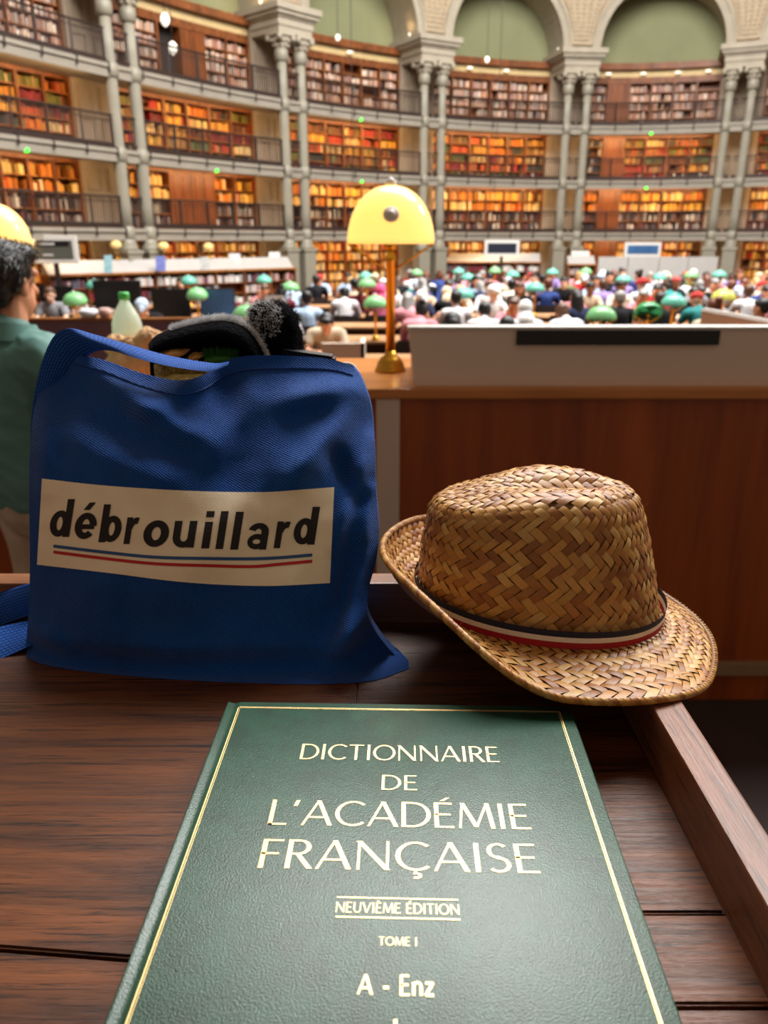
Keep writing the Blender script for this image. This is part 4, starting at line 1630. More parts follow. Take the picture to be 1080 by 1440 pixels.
# ------------------------------------------------------------------ all the shelf books
def visible(c):
    p = project((c.x, c.y, c.z))
    return -5 < p[0] < 1085 and -5 < p[1] < 470, p
cand, rest = [], []
for b in BOOKS:
    c = b[0].translation
    ok, p = visible(c + Vector((0, 0, b[3] / 2)))
    if not ok:
        if abs(p[0] - 540) < 760 and p[1] > -220:
            rest.append(b)
        continue
    dist = c.length
    size = b[1] * b[3] / (c.x ** 2 + c.y ** 2)
    hid = (p[1] > 335 and 500 < p[0] < 610) or (p[0] < 60 and p[1] > 335) or p[1] > 425 or (p[1] > 336 and b[6][0] == 'ground-floor')
    if b[6][0] == 'lowest-gallery' and b[8] == 3:
        size *= 0.8
    cand.append((0 if hid else size, b))
cand.sort(key=lambda q: -q[0])
single = [q[1] for q in cand[:300]]
rest += [q[1] for q in cand[300:]]
m = MB()
m.box((-0.5, 0.03, 0), (0.5, 0.97, 1.0))
bm = bmesh.new()
bmesh.ops.create_cube(bm, size=1.0)
for v in bm.verts:
    v.co = Vector((v.co.x, v.co.y + 0.5, v.co.z + 0.5))
bmesh.ops.bevel(bm, geom=[e for e in bm.edges if all(abs(v.co.y) < 1e-4 for v in e.verts) and abs(e.verts[0].co.z - e.verts[1].co.z) > 0.5], offset=0.25, segments=3, affect='EDGES', profile=0.6)
BME = bpy.data.meshes.new('book')
bm.to_mesh(BME)
bm.free()
BME.materials.append(M['book_cloth'])
SHN = ['top', 'second', 'third', 'fourth', 'fifth']
for b in single:
    fr_, w, dp, h, col, cn, words, c, r, i, tilt = b
    o = bpy.data.objects.new('book', BME)
    COL.objects.link(o)
    L = fr_.to_3x3()
    o.location = fr_.translation
    rzz = math.atan2(L[1][0], L[0][0])
    o.rotation_euler = (0, tilt, rzz)
    o.scale = (w, dp, h)
    o.color = (col[0], col[1], col[2], 1)
    place = ('%s, %s bay' % (words[0], words[1])) if words[0] != 'low' else words[1]
    tag(o, '%s book, %s from left, %s column, %s shelf, %s' % (cn, ORD[min(24, i - 1)], ORD[c], SHN[r], place), 'book', 'books on the nearest shelves')
m = MB()
for b in rest:
    fr_, w, dp, h, col, cn, words, c, r, i, tilt = b
    vs = [fr_ @ Vector(p) for p in [(-w / 2, 0, 0), (w / 2, 0, 0), (w / 2, dp, 0), (-w / 2, dp, 0), (-w / 2 + tilt * h, 0, h), (w / 2 + tilt * h, 0, h), (w / 2 + tilt * h, dp, h), (-w / 2 + tilt * h, dp, h)]]
    m.add(vs, [(4, 5, 6, 7), (0, 1, 5, 4), (1, 2, 6, 5), (3, 0, 4, 7)], 0, col)
tag(m.build('shelved_books', M['books_mass']), 'rows of old books filling the more distant gallery shelves', 'books', kind='stuff')
# ------------------------------------------------------------------ the wooden counter behind the tray
PZ = 0.35                         # raised floor
CY = 2.52                         # counter front
CT = 1.546                        # counter top
M['veneer'] = wood('veneer', lin((132, 58, 16)), lin((176, 86, 30)), (9, 9, 0.8), 1.0, 0.38, 0.05, 0.15)
M['veneer_top'] = wood('veneer_top', lin((176, 104, 44)), lin((214, 140, 70)), (1.2, 12, 12), 1.0, 0.28, 0.04, 0.12)
M['pale_trim'] = mottled('pale_trim', lin((206, 186, 172)), 0.05, 4, 0.45)
X0, X1 = -1.02, 2.6
t = thing('service_counter', ((X0 + X1) / 2, CY + 0.3, PZ), 'reddish wooden counter with an orange top, behind the hat and bag', 'counter')
def px_x(px, py, Y):
    d = ray(px, py)
    return d.x / d.y * Y
tl, tr_ = px_x(529, 640, CY), px_x(562, 640, CY)
m = MB()
m.bbox((X0, CY - 0.02, CT - 0.035), (X1, CY + 0.68, CT), 0.006)
m.build('counter_top', M['veneer_top'], t)
m = MB()
m.box((tr_, CY + 0.01, PZ + 0.17), (X1, CY + 0.04, CT - 0.035))
m.build('front_panel', M['veneer'], t)
m = MB()
m.box((X0, CY + 0.01, PZ + 0.17), (tl, CY + 0.04, CT - 0.035))
m.build('front_panel', M['veneer'], t)
m = MB()
m.bbox((tl, CY - 0.012, PZ + 0.17), (tr_, CY + 0.04, CT - 0.035), 0.004)
m.build('pale_post', M['pale_trim'], t)
m = MB()
m.box((X0, CY + 0.04, PZ), (X1, CY + 0.66, CT - 0.035))
m.build('carcass', M['veneer'], t)
m = MB()
m.bbox((X0, CY - 0.01, PZ + 0.115), (X1, CY + 0.04, PZ + 0.17), 0.004)
m.build('pale_rail', mottled('rail_dull', lin((150, 118, 88)), 0.05, 4, 0.5), t)
m = MB()
m.box((X0, CY + 0.012, PZ), (X1, CY + 0.04, PZ + 0.115))
m.build('plinth', M['veneer'], t)

# white desk screen standing on the counter
M['screen_shell'] = mottled('screen_shell', lin((232, 212, 194)), 0.02, 3, 0.5)
YS = CY + 0.03
def sp_(px, py, Y):
    return aty(px, py, Y)
bl = sp_(583, 540, YS)
tlp = sp_(574.5, 463, YS)
brx = 1.9
z0, z1 = CT, tlp.z
t = thing('desk_screen', ((bl.x + brx) / 2, YS, CT), 'long low white desk screen with a black band, standing on the wooden counter', 'screen')
m = MB()
xl0, xl1 = bl.x, tlp.x
vs = [(xl0, YS, z0), (brx, YS, z0), (brx, YS - 0.012, z1), (xl1, YS - 0.012, z1), (xl0, YS + 0.02, z0), (brx, YS + 0.02, z0), (brx, YS + 0.045, z1), (xl1, YS + 0.045, z1)]
m.add(vs, [(0, 1, 2, 3), (5, 4, 7, 6), (3, 2, 6, 7), (1, 0, 4, 5), (0, 3, 7, 4), (2, 1, 5, 6)])
m.build('front_shell', M['screen_shell'], t)
m = MB()
m.bbox((xl1 - 0.004, YS - 0.018, z1 - 0.001), (brx, YS + 0.05, z1 + 0.010), 0.004)
m.build('top_rim', M['white_paint'], t)
a, b = sp_(727, 464, YS - 0.016), sp_(1010, 485, YS - 0.016)
m = MB()
m.bbox((a.x, YS - 0.022, b.z), (b.x, YS - 0.006, a.z - 0.002), 0.002)
m.build('black_band', M['black_plastic'], t)
m = MB()
m.box((xl0, YS + 0.02, z0), (xl0 + 0.02, YS + 0.42, z0 + 0.14))
m.build('side_wing', M['screen_shell'], t)
# second, slanting screen further back at the right
A = aty(987, 437, CY + 1.25)
B = aty(1100, 458, CY + 0.78)
t = thing('desk_screen', ((A.x + B.x) / 2, (A.y + B.y) / 2, 1.32), 'slanting white desk screen behind the long one, at the right edge', 'screen')
d = (B - A)
nrm = Vector((-d.y, d.x, 0)).normalized() * 0.02
m = MB()
vs = []
for off in (Vector((0, 0, 0)), nrm):
    for (P, z) in ((A, 1.32), (B, 1.32), (B, B.z), (A, A.z)):
        vs.append(Vector((P.x, P.y, z)) + off)
m.add(vs, [(0, 1, 2, 3), (5, 4, 7, 6), (3, 2, 6, 7), (1, 0, 4, 5), (0, 3, 7, 4), (2, 1, 5, 6)])
m.build('panel', M['screen_shell'], t)
m = MB()
m.tube([A + nrm * .5, B + nrm * .5], 0.016, 6)
m.build('top_rim', M['white_paint'], t)
m = MB()
for P in (A + d * 0.15, A + d * 0.85):
    m.bbox((P.x - 0.03, P.y - 0.03, 0.0), (P.x + 0.03, P.y + 0.03, 1.34), 0.005)
m.build('support_post', M['iron'], t)

# low white screen on the nearest reading desk
a, b = aty(452, 482, 6.42), aty(513, 505, 6.42)
m = MB()
m.bbox((a.x, 6.40, 0.75), (b.x, 6.44, a.z), 0.008)
m.bbox((b.x - 0.04, 6.40, 0.75), (b.x, 6.80, a.z), 0.008)
tag(m.build('desk_screen', M['screen_shell']), 'low white desk screen on a reading desk, right of the black plush', 'screen')

# lit brass lamp on the counter, and the one behind the man
P = aty(549, 524, CY + 0.34)
make_lamp((P.x, P.y, CT), 'lit brass lamp with yellow glass shade on the wooden counter beside the white screen', M['shade_amber'], None, H=0.635, r=0.153, sh=0.190, glow=3.2)
P = aty(-8, 345, 3.35)
make_lamp((P.x, P.y, CT), 'yellow glass lamp cut by the left edge, above the dark-haired man', M['shade_amber'], None, H=P.z - CT + 0.165, r=0.145, sh=0.160, glow=2.0)
m = MB()
m.bbox((P.x - 0.5, P.y - 0.3, 0.0), (P.x + 0.14, P.y + 0.3, CT), 0.01)
tag(m.build('side_counter', M['veneer']), 'wooden counter end under the lamp at the left edge', 'counter')

# plastic bottle and crumpled paper bag on the counter
P = aty(187, 535, CY + 0.24)
M['pet'] = bpy.data.materials.new('pet')
M['pet'].use_nodes = True
_p = M['pet'].node_tree.nodes['Principled BSDF']
_p.inputs['Base Color'].default_value = (0.88, 0.98, 0.90, 1)
_p.inputs['Roughness'].default_value = 0.08
_p.inputs['Transmission Weight'].default_value = 0.5
_p.inputs['IOR'].default_value = 1.15
M['cap_green'] = mat('cap_green', lin((84, 214, 110)), 0.35)
M['label_pale'] = mottled('label_pale', lin((206, 232, 206)), 0.05, 8, 0.5)
M['label_green'] = mat('label_green', lin((70, 180, 110)), 0.5)
zt = aty(187, 411, P.y).z - CT
r = 0.052
t = thing('water_bottle', (P.x, P.y, CT), 'clear plastic water bottle with bright green cap on the counter behind the bag', 'bottle')
L = Vector((P.x, P.y, CT))
m = MB()
prof = [(0.001, 0.004), (r * .8, 0.0), (r, 0.012)]
for i in range(9):
    z = 0.02 + i * (zt * 0.55 - 0.02) / 8
    prof.append((r * (0.965 if i % 2 else 1.0), z))
for f, q in ((0.64, 0.97), (0.72, 0.84), (0.80, 0.62), (0.86, 0.42), (0.90, 0.30), (0.92, 0.27)):
    prof.append((r * q, zt * f))
m.lathe(prof, 28, L, cap=False)
M['pet'] = glow_glass('pet_milky', lin((236, 246, 232)), 0.55)
m.build('bottle_body', M['pet'], t, smooth=True)
m = MB()
m.lathe([(0.0155, zt * .915), (0.0185, zt * .92), (0.0185, zt * .985), (0.016, zt), (0.001, zt)], 20, L)
m.build('cap', M['cap_green'], t, smooth=True)
m = MB()
m.lathe([(r + .0008, zt * 0.30), (r + .0008, zt * 0.52)], 28, L, cap=False)
m.build('paper_label', M['label_pale'], t, smooth=True)
m = MB()
for k in range(5):
    a = -PI / 2 + 0.45
    c = L + Vector(((r + .002) * math.cos(a), (r + .002) * math.sin(a), zt * (0.40 + 0.018 * (k - 2))))
    ellipsoid(m, c + Vector(((k % 2) * .006 - .003, 0, 0)), (0.008, 0.003, 0.006), n=8, k=4)
m.build('label_emblem', M['label_green'], t)

M['kraft'] = mottled('kraft', lin((222, 178, 130)), 0.15, 20, 0.75, 0.5, 40)
P = aty(190, 520, CY + 0.14)
rgb = random.Random(3)
me = blob([('e', (P.x - .01, P.y, CT + 0.045), (0.10, 0.05, 0.06)), ('e', (P.x - 0.06, P.y + .01, CT + 0.115), (0.042, 0.032, 0.042)), ('e', (P.x + 0.06, P.y, CT + 0.125), (0.052, 0.035, 0.055)), ('e', (P.x + 0.11, P.y + .02, CT + 0.08), (0.055, 0.04, 0.085)), ('e', (P.x + 0.0, P.y, CT + 0.10), (0.07, 0.03, 0.05))], 0.006, 1)
for v in me.vertices:
    p = Vector(v.co)
    k = nz(p, 45) * 0.008 + nz(p, 110, 3) * 0.004
    v.co = p + Vector((k, nz(p, 60, 5) * 0.006, max(k, (CT + 0.001 - p.z) if p.z + k < CT else k)))
for v in me.vertices:
    v.co = Vector((v.co.x - P.x, v.co.y - P.y, max(0.0005, v.co.z - CT)))
me.polygons.foreach_set('use_smooth', [False] * len(me.polygons))
o = meshobj('paper_bag', me, M['kraft'])
o.location = (P.x, P.y, CT)
tag(o, 'crumpled tan paper bag in front of the plastic bottle on the counter', 'paper bag')

# ------------------------------------------------------------------ the man standing at the left
YM = 2.62
hx = px_x(4, 390, YM)
HT = CAMZ - 0.005 - PZ
base = Vector((hx, YM, PZ))
yaw = -0.42                       # turned to his right-hand side, away from us
t_it = []
hc = Vector((0, 0.02, HT - 0.125))
hi, P_, Rm = head_items(hc, yaw, 0.05, 1.06)
it = list(hi)
S = 0.0
J = {}
hip = HT * 0.515
sh_z = HT - 0.335
it += [('c', (0, -0.005, sh_z + 0.04), hc + Vector((0, -0.01, -0.05)), 0.060, 0.054)]
B3 = Matrix.Rotation(-0.55, 3, 'Z')
Q = lambda x, y, z: B3 @ Vector((x, y, z))
torso = [('c', Q(0, 0, hip), Q(0, 0, hip + 0.18), 0.135, 0.130), ('c', Q(0, 0, hip + 0.18), Q(0, 0.0, sh_z - 0.10), 0.130, 0.135), ('c', Q(-0.15, 0, sh_z - 0.035), Q(0.15, 0, sh_z - 0.035), 0.075, 0.075)]
it += torso
for sx in (-1, 1):
    s_, e_, w_ = Q(0.205 * sx, 0, sh_z - 0.045), Q(0.25 * sx, 0.03, sh_z - 0.33), Q(0.20 * sx, 0.22, sh_z - 0.50)
    J[sx] = (s_, e_, w_)
    it += [('c', s_, e_, 0.055, 0.042), ('c', e_, w_, 0.042, 0.029)]
    hand(it, w_, Q(0, 1, -0.6), Q(sx, 0, 0))
    h_, k_, a_ = Q(0.085 * sx, 0, hip - 0.02), Q(0.095 * sx, 0.02, hip * 0.53), Q(0.10 * sx, -0.01, 0.085)
    it += [('c', h_, k_, 0.092, 0.062), ('c', k_, a_, 0.060, 0.042), ('c', a_ + Vector((0, 0, -0.045)), a_ + Q(0, 0.17, -0.055), 0.04, 0.032)]
    J['l', sx] = (h_, k_, a_)
body = blob(it, 0.008, 2)
man = meshobj('person', body, M['skin'], None, lin((222, 158, 124)))
man.location = base
tag(man, 'standing person with short black hair, dark teal jacket and beige trousers, at left edge', 'person')
jk = [(q[0], q[1], q[2], q[3] + 0.028, q[4] + 0.028) for q in torso]
jk.append(('c', Q(0, -0.01, sh_z - 0.02), Q(0, -0.015, sh_z + 0.045), 0.115, 0.085))
for sx in (-1, 1):
    s_, e_, w_ = J[sx]
    jk += [('c', s_, e_, 0.082, 0.066), ('c', e_, e_ * 0.1 + w_ * 0.9, 0.066, 0.05)]
me = blob(jk, 0.010, 4)
for v in me.vertices:
    p = Vector(v.co)
    n_ = Vector(v.normal)
    v.co = p + n_ * (0.012 * nz((p.x * 1.2, p.y * 1.2, p.z * 0.7 + p.x), 9) + 0.007 * nz((p.x + p.z, p.y, p.z), 22, 4))
M['jacket'] = mottled('jacket', lin((92, 136, 128)), 0.10, 14, 0.7, 0.2, 70)
jo = meshobj('jacket', me, M['jacket'], man)
m = MB()
cp = [(0.0, 0.085), (0.4, 0.088), (1.0, 0.095)]
zc = sh_z + 0.03
def coll(u, v):
    a = PI * 2 * u
    rad = 0.082 + 0.020 * (1 - v)
    return base + Q(rad * math.sin(a), -0.012 - rad * 1.0 * math.cos(a), zc + 0.055 * v + 0.012 * math.cos(a))
m.grid(coll, 30, 4)
m.grid(lambda u, v: coll(u, v) + Q(0.007 * math.sin(2 * PI * u), -0.007 * math.cos(2 * PI * u), 0), 30, 4, flip=True)
m.build('collar', M['jacket'], man, smooth=True)
tr = [('c', Q(0, 0, hip - 0.06), Q(0, 0, hip + 0.05), 0.150, 0.138)]
for sx in (-1, 1):
    h_, k_, a_ = J['l', sx]
    tr += [('c', h_, k_, 0.108, 0.085), ('c', k_, a_, 0.085, 0.072)]
me = blob(tr, 0.012, 3)
for v in me.vertices:
    p = Vector(v.co)
    v.co = p + Vector(v.normal) * 0.010 * nz((p.x, p.y, p.z * 0.5), 12)
meshobj('trousers', me, M['cloth'], man, lin((206, 184, 162)))
sh_ = []
for sx in (-1, 1):
    a_ = J['l', sx][2]
    sh_.append(('c', a_ + Q(0, -0.03, -0.042), a_ + Q(0, 0.18, -0.048), 0.042, 0.036))
meshobj('shoes', blob(sh_, 0.01, 2), M['cloth'], man, lin((40, 36, 34)))
hs = [('e', P_(0, -0.028, 0.040), (0.098, 0.106, 0.098), Rm), ('e', P_(0, -0.060, -0.010), (0.082, 0.056, 0.078), Rm), ('e', P_(0, 0.045, 0.085), (0.074, 0.058, 0.040), Rm),
      ('c', P_(0.078, -0.02, 0.04), P_(0.080, -0.032, -0.015), 0.020, 0.012), ('c', P_(-0.078, -0.02, 0.04), P_(-0.080, -0.032, -0.015), 0.020, 0.012)]
me = blob(hs, 0.007, 2)
me2 = MB()
rgb = random.Random(8)
for v in me.vertices:
    p = Vector(v.co)
    v.co = p + Vector(v.normal) * (0.0025 * nz(p, 34) + 0.0012 * nz(p, 110, 2))
ho = meshobj('hair', me, M['hair'], man, (0.012, 0.010, 0.010))
# separate locks combed backward give the hair its strands
vs_ = [(Vector(v.co), Vector(v.normal)) for v in me.vertices]
m = MB()
for k in range(1500):
    p, n_ = rgb.choice(vs_)
    q = p - hc
    tang = Vector((0, -1, -0.9 if q.z < 0.09 else -0.3))
    tang = (tang - n_ * tang.dot(n_)).normalized()
    side = n_.cross(tang) * 0.0016
    L_ = rgb.uniform(0.018, 0.035)
    p0 = p + base + n_ * 0.002
    p1 = p0 + tang * L_ * 0.6 + n_ * 0.006
    p2 = p0 + tang * L_ + n_ * rgb.uniform(0.001, 0.005)
    m.add([p0 - side, p0 + side, p1 + side, p1 - side, p2], [(0, 1, 2, 3), (3, 2, 4)])
m.build('hair_strands', M['hair'], ho, color=(0.016, 0.013, 0.012))
# ------------------------------------------------------------------ tray table
TZ = CAMZ - 0.313                 # board surface
RT = CAMZ - 0.276                 # rim top
M['walnut'] = wood('walnut', lin((56, 27, 10)), lin((124, 68, 30)), (5, 56, 40), 1.0, 0.42, 0.5, 0.88, 0.34)
M['walnut_rim'] = wood('walnut_rim', lin((92, 50, 30)), lin((142, 88, 58)), (52, 5, 40), 1.0, 0.36, 0.45, 0.7, 0.4)
M['walnut_back'] = wood('walnut_back', lin((100, 58, 32)), lin((150, 94, 56)), (4, 40, 40), 1.0, 0.36, 0.3, 0.4)
XR0, XR1 = 0.169, 0.1895
XL0, XL1 = -0.50, -0.48
YB0, YB1 = 0.60, 0.622
YF = -0.02
tb = thing('consultation_table', (-0.15, 0.3, PZ), 'dark walnut tray table with raised rim, holding the dictionary, the bag and the hat', 'table')
def plank(quad, name='plank', th=0.018):
    m = MB()
    bm = bmesh.new()
    a = [bm.verts.new((x, y, TZ)) for x, y in quad]
    b = [bm.verts.new((x, y, TZ - th)) for x, y in quad]
    bm.faces.new(a)
    bm.faces.new(b[::-1])
    for i in range(4):
        j = (i + 1) % 4
        bm.faces.new((a[j], a[i], b[i], b[j]))
    bmesh.ops.recalc_face_normals(bm, faces=bm.faces[:])
    bmesh.ops.bevel(bm, geom=[e for e in bm.edges if abs(e.verts[0].co.z - TZ) < 1e-5 and abs(e.verts[1].co.z - TZ) < 1e-5], offset=0.0012, segments=2, affect='EDGES')
    m.addbm(bm)
    return m.build(name, M['walnut'], tb)
gl0, gl1 = atz(0, 1334, TZ), atz(165, 1347, TZ)
sl = (gl1.y - gl0.y) / (gl1.x - gl0.x)
yl = lambda x: gl0.y + sl * (x - gl0.x)
g2 = atz(965, 1284, TZ).y
g3 = atz(1015, 1415, TZ).y
GP = 0.0011
XM = -0.02
plank([(XL0, yl(XL0) + GP), (XM, yl(XM) + GP), (XM, YB0), (XL0, YB0)])
plank([(XL0, YF), (XM, YF), (XM, yl(XM) - GP), (XL0, yl(XL0) - GP)])
plank([(XM + .0004, g2 + GP * .5), (XR0, g2 + GP * .5), (XR0, YB0), (XM + .0004, YB0)])
plank([(XM + .0004, g3 + GP), (XR0, g3 + GP), (XR0, g2 - GP * .5), (XM + .0004, g2 - GP * .5)])
plank([(XM + .0004, YF), (XR0, YF), (XR0, g3 - GP), (XM + .0004, g3 - GP)])
m = MB()
m.box((XL0, YF, TZ - 0.03), (XR0, YB0, TZ - 0.019))
m.build('underboard', M['walnut'], tb)
def rim(lo, hi, mt):
    m = MB()
    m.bbox(lo, hi, 0.0016)
    m.build('rim', mt, tb)
rim((XR0, YF, TZ - 0.05), (XR1, YB1, RT), M['walnut_rim'])
rim((XL0 - 0.02, YF, TZ - 0.05), (XL0, YB1, RT), M['walnut_rim'])
rim((XL0, YB0, TZ - 0.05), (XR0, YB1, RT), M['walnut_back'])
for x in (XL0 + 0.03, XR0 - 0.03):
    for y in (YF + 0.05, YB0 - 0.04):
        m = MB()
        m.bbox((x - 0.025, y - 0.025, PZ), (x + 0.025, y + 0.025, TZ - 0.03), 0.004)
        m.build('leg', M['walnut_rim'], tb)
m = MB()
m.box((XL0, YF + 0.02, TZ - 0.12), (XR0, YF + 0.04, TZ - 0.03))
m.box((XL0, YB0 - 0.03, TZ - 0.12), (XR0, YB0 - 0.01, TZ - 0.03))
m.build('apron', M['walnut'], tb)

# ------------------------------------------------------------------ the dictionary
BZ = TZ + 0.035
M['leatherette'] = mat('leatherette', lin((16, 62, 42)), 0.40, 0, 0.9)
_t = NT(M['leatherette'])
_v = _t.coord('Object')
_g = _t.noise(_v, 1250, 2, 0.6, 0.1)
_t.link(_t.ramp(_t.noise(_v, 60, 3), [(0.3, lin((12, 52, 34))), (0.7, lin((20, 70, 48)))]), _t.p.inputs['Base Color'])
_t.bump(_g, 0.5, 0.0006)
M['gold'] = mat('gold', lin((232, 196, 128)), 0.38, 0.55, 0.6)
M['paper_edge'] = mottled('paper_edge', lin((232, 222, 200)), 0.06, 40, 0.7)
c_tl, c_tr = atz(320, 985.5, BZ), atz(802, 992.5, BZ)
c_bl, c_br = atz(146, 1438, BZ), atz(958, 1434, BZ)
ux = (c_tr - c_tl)
BW = ux.length
ux.normalize()
uy = Vector((-ux.y, ux.x, 0))
BL = 0.300
org = c_tl - uy * BL                 # front-left corner (near the reader)
def bk(x, y, z):
    """book frame: x to the right, y away from the reader, z up"""
    return org + ux * x + uy * y + Vector((0, 0, z - BZ))
def to_book(px, py):
    p = atz(px, py, BZ) - org
    return p.dot(ux), p.dot(uy)
T4 = Matrix(((ux.x, uy.x, 0, org.x), (ux.y, uy.y, 0, org.y), (0, 0, 1, 0), (0, 0, 0, 1)))
ctr = bk(BW / 2, BL / 2, TZ)
bkt = thing('dictionary', (ctr.x, ctr.y, TZ), 'large green dictionary with gold lettering lying on the tray table', 'book')
def cover_slab(za, zb, name):
    m = MB()
    m.bbox((0, 0, za), (BW, BL, zb), 0.0011, 0, T4)
    return m
# front board with a pressed hinge groove along the spine
m = MB()
xs = [0.0, 0.0005, 0.0009, 0.0022, 0.0042, 0.0052, 0.0066, 0.0078, 0.0092, BW * 0.3, BW * 0.6, BW - 0.0012, BW]
zs = [-0.0012, -0.0002, 0.0, -0.00035, -0.0009, -0.00105, -0.0008, -0.0002, 0.0, 0.0, 0.0, 0.0, -0.0012]
prof = list(zip(xs, zs))
nY = 2
vs, fs = [], []
ys = [0.0, 0.0012, BL - 0.0012, BL]
dz = [-0.001, 0, 0, -0.001]
for j, y in enumerate(ys):
    for (x, z) in prof:
        vs.append(bk(x, y, BZ + z + dz[j]))
n = len(prof)
for j in range(3):
    for i in range(n - 1):
        a = j * n + i
        fs.append((a, a + 1, a + n + 1, a + n))
b0 = len(vs)
th = 0.0032
vs += [bk(0, 0, BZ - th), bk(BW, 0, BZ - th), bk(BW, BL, BZ - th), bk(0, BL, BZ - th)]
fs += [(b0 + 3, b0 + 2, b0 + 1, b0)]
fs += [[b0, b0 + 1] + list(range(n - 1, -1, -1)), [b0 + 2, b0 + 3] + list(range(3 * n, 4 * n)), [b0 + 1, b0 + 2, 4 * n - 1, 3 * n - 1, 2 * n - 1, n - 1], [b0 + 3, b0, 0, n, 2 * n, 3 * n]]
m.add(vs, fs)
fc = m.build('front_cover', M['leatherette'], bkt, angle=40)
m = cover_slab(TZ, TZ + 0.0032, 'back')
m.build('back_cover', M['leatherette'], bkt)
m = MB()
F = lambda u, v: bk(-0.0045 * math.sin(PI * v) + 0.0003, BL * u, TZ + 0.001 + (BZ - 0.0026 - TZ) * v)
m.grid(F, 2, 14, flip=True)
m.grid(lambda u, v: F(u, v) + ux * 0.004, 2, 14)
m.build('spine', M['leatherette'], bkt, smooth=True)
m = MB()
m.bbox((0.004, 0.004, TZ + 0.0034), (BW - 0.005, BL - 0.005, BZ - 0.0034), 0.001, 0, T4)
m.build('page_block', M['paper_edge'], bkt)

# stroke lettering: every glyph is a set of strokes (x0,y0,x1,y1,width) or arcs
def seg(x0, y0, x1, y1, w):
    return ('s', x0, y0, x1, y1, w)
def arc(cx, cy, rx, ry, a0, a1, wt, wn):
    """elliptic band; wt = width where the stroke runs vertically, wn where it runs level"""
    return ('a', cx, cy, rx, ry, a0, a1, wt, wn)
K, N_ = 0.115, 0.065                 # thick and thin
def caps():
    g = {}
    g['D'] = (0.84, [seg(.1, 0, .1, 1, K), seg(.05, .967, .36, .967, N_), seg(.05, .033, .36, .033, N_), arc(.34, .5, .44, .467, 90, -90, K, N_)])
    g['I'] = (0.28, [seg(.14, 0, .14, 1, K)])
    g['C'] = (0.84, [arc(.5, .5, .43, .47, 48, 312, K, N_)])
    g['T'] = (0.70, [seg(.35, 0, .35, .97, K), seg(.03, .965, .67, .965, N_)])
    g['O'] = (0.98, [arc(.49, .5, .43, .47, 0, 360, K, N_)])
    g['N'] = (0.90, [seg(.11, 0, .11, 1, N_), seg(.10, .99, .79, .01, K), seg(.79, 0, .79, 1, N_)])
    g['A'] = (0.84, [seg(.05, 0, .42, 1, N_), seg(.42, 1, .79, 0, K), seg(.18, .32, .66, .32, N_)])
    g['R'] = (0.68, [seg(.1, 0, .1, 1, K), seg(.05, .967, .32, .967, N_), seg(.05, .50, .32, .50, N_), arc(.31, .735, .235, .235, 90, -90, K, N_), seg(.30, .50, .62, 0, K)])
    g['E'] = (0.60, [seg(.1, 0, .1, 1, K), seg(.05, .967, .54, .967, N_), seg(.05, .52, .49, .52, N_), seg(.05, .033, .56, .033, N_)])
    g['L'] = (0.56, [seg(.1, 0, .1, 1, K), seg(.05, .033, .54, .033, N_)])
    g['F'] = (0.56, [seg(.1, 0, .1, 1, K), seg(.05, .967, .54, .967, N_), seg(.05, .50, .47, .50, N_)])
    g['M'] = (1.02, [seg(.07, 0, .17, 1, N_), seg(.17, 1, .51, .05, K), seg(.51, .05, .85, 1, N_), seg(.85, 1, .95, 0, K)])
    g['S'] = (0.60, [arc(.31, .735, .215, .235, 40, 255, K * .9, N_), arc(.29, .255, .235, .225, 75, -140, K * .9, N_), seg(.20, .56, .40, .44, K)])
    g['U'] = (0.82, [seg(.12, .34, .12, 1, K), seg(.70, .34, .70, 1, N_), arc(.41, .36, .29, .33, 180, 360, K * .8, N_)])
    g['V'] = (0.80, [seg(.04, 1, .40, 0, K), seg(.40, 0, .76, 1, N_)])
    g["'"] = (0.26, [seg(.15, 1.0, .09, .76, K * .9)])
    g['-'] = (0.46, [seg(.08, .36, .38, .36, K)])
    g[' '] = (0.34, [])
    g['n'] = (0.62, [seg(.1, 0, .1, .66, K), arc(.31, .40, .20, .25, 170, 0, K, N_), seg(.51, 0, .51, .42, K)])
    g['z'] = (0.52, [seg(.05, .62, .47, .62, N_ * 1.3), seg(.45, .62, .06, .04, K), seg(.04, .035, .49, .035, N_ * 1.3)])
    e = g['E']
    g['É'] = (e[0], e[1] + [seg(.26, 1.07, .44, 1.21, N_)])
    g['È'] = (e[0], e[1] + [seg(.18, 1.21, .36, 1.07, N_)])
    c = g['C']
    g['Ç'] = (c[0], c[1] + [seg(.50, .0, .46, -.12, N_), arc(.50, -.16, .10, .07, 80, -120, N_ * 1.1, N_)])
    return g
CAPS = caps()

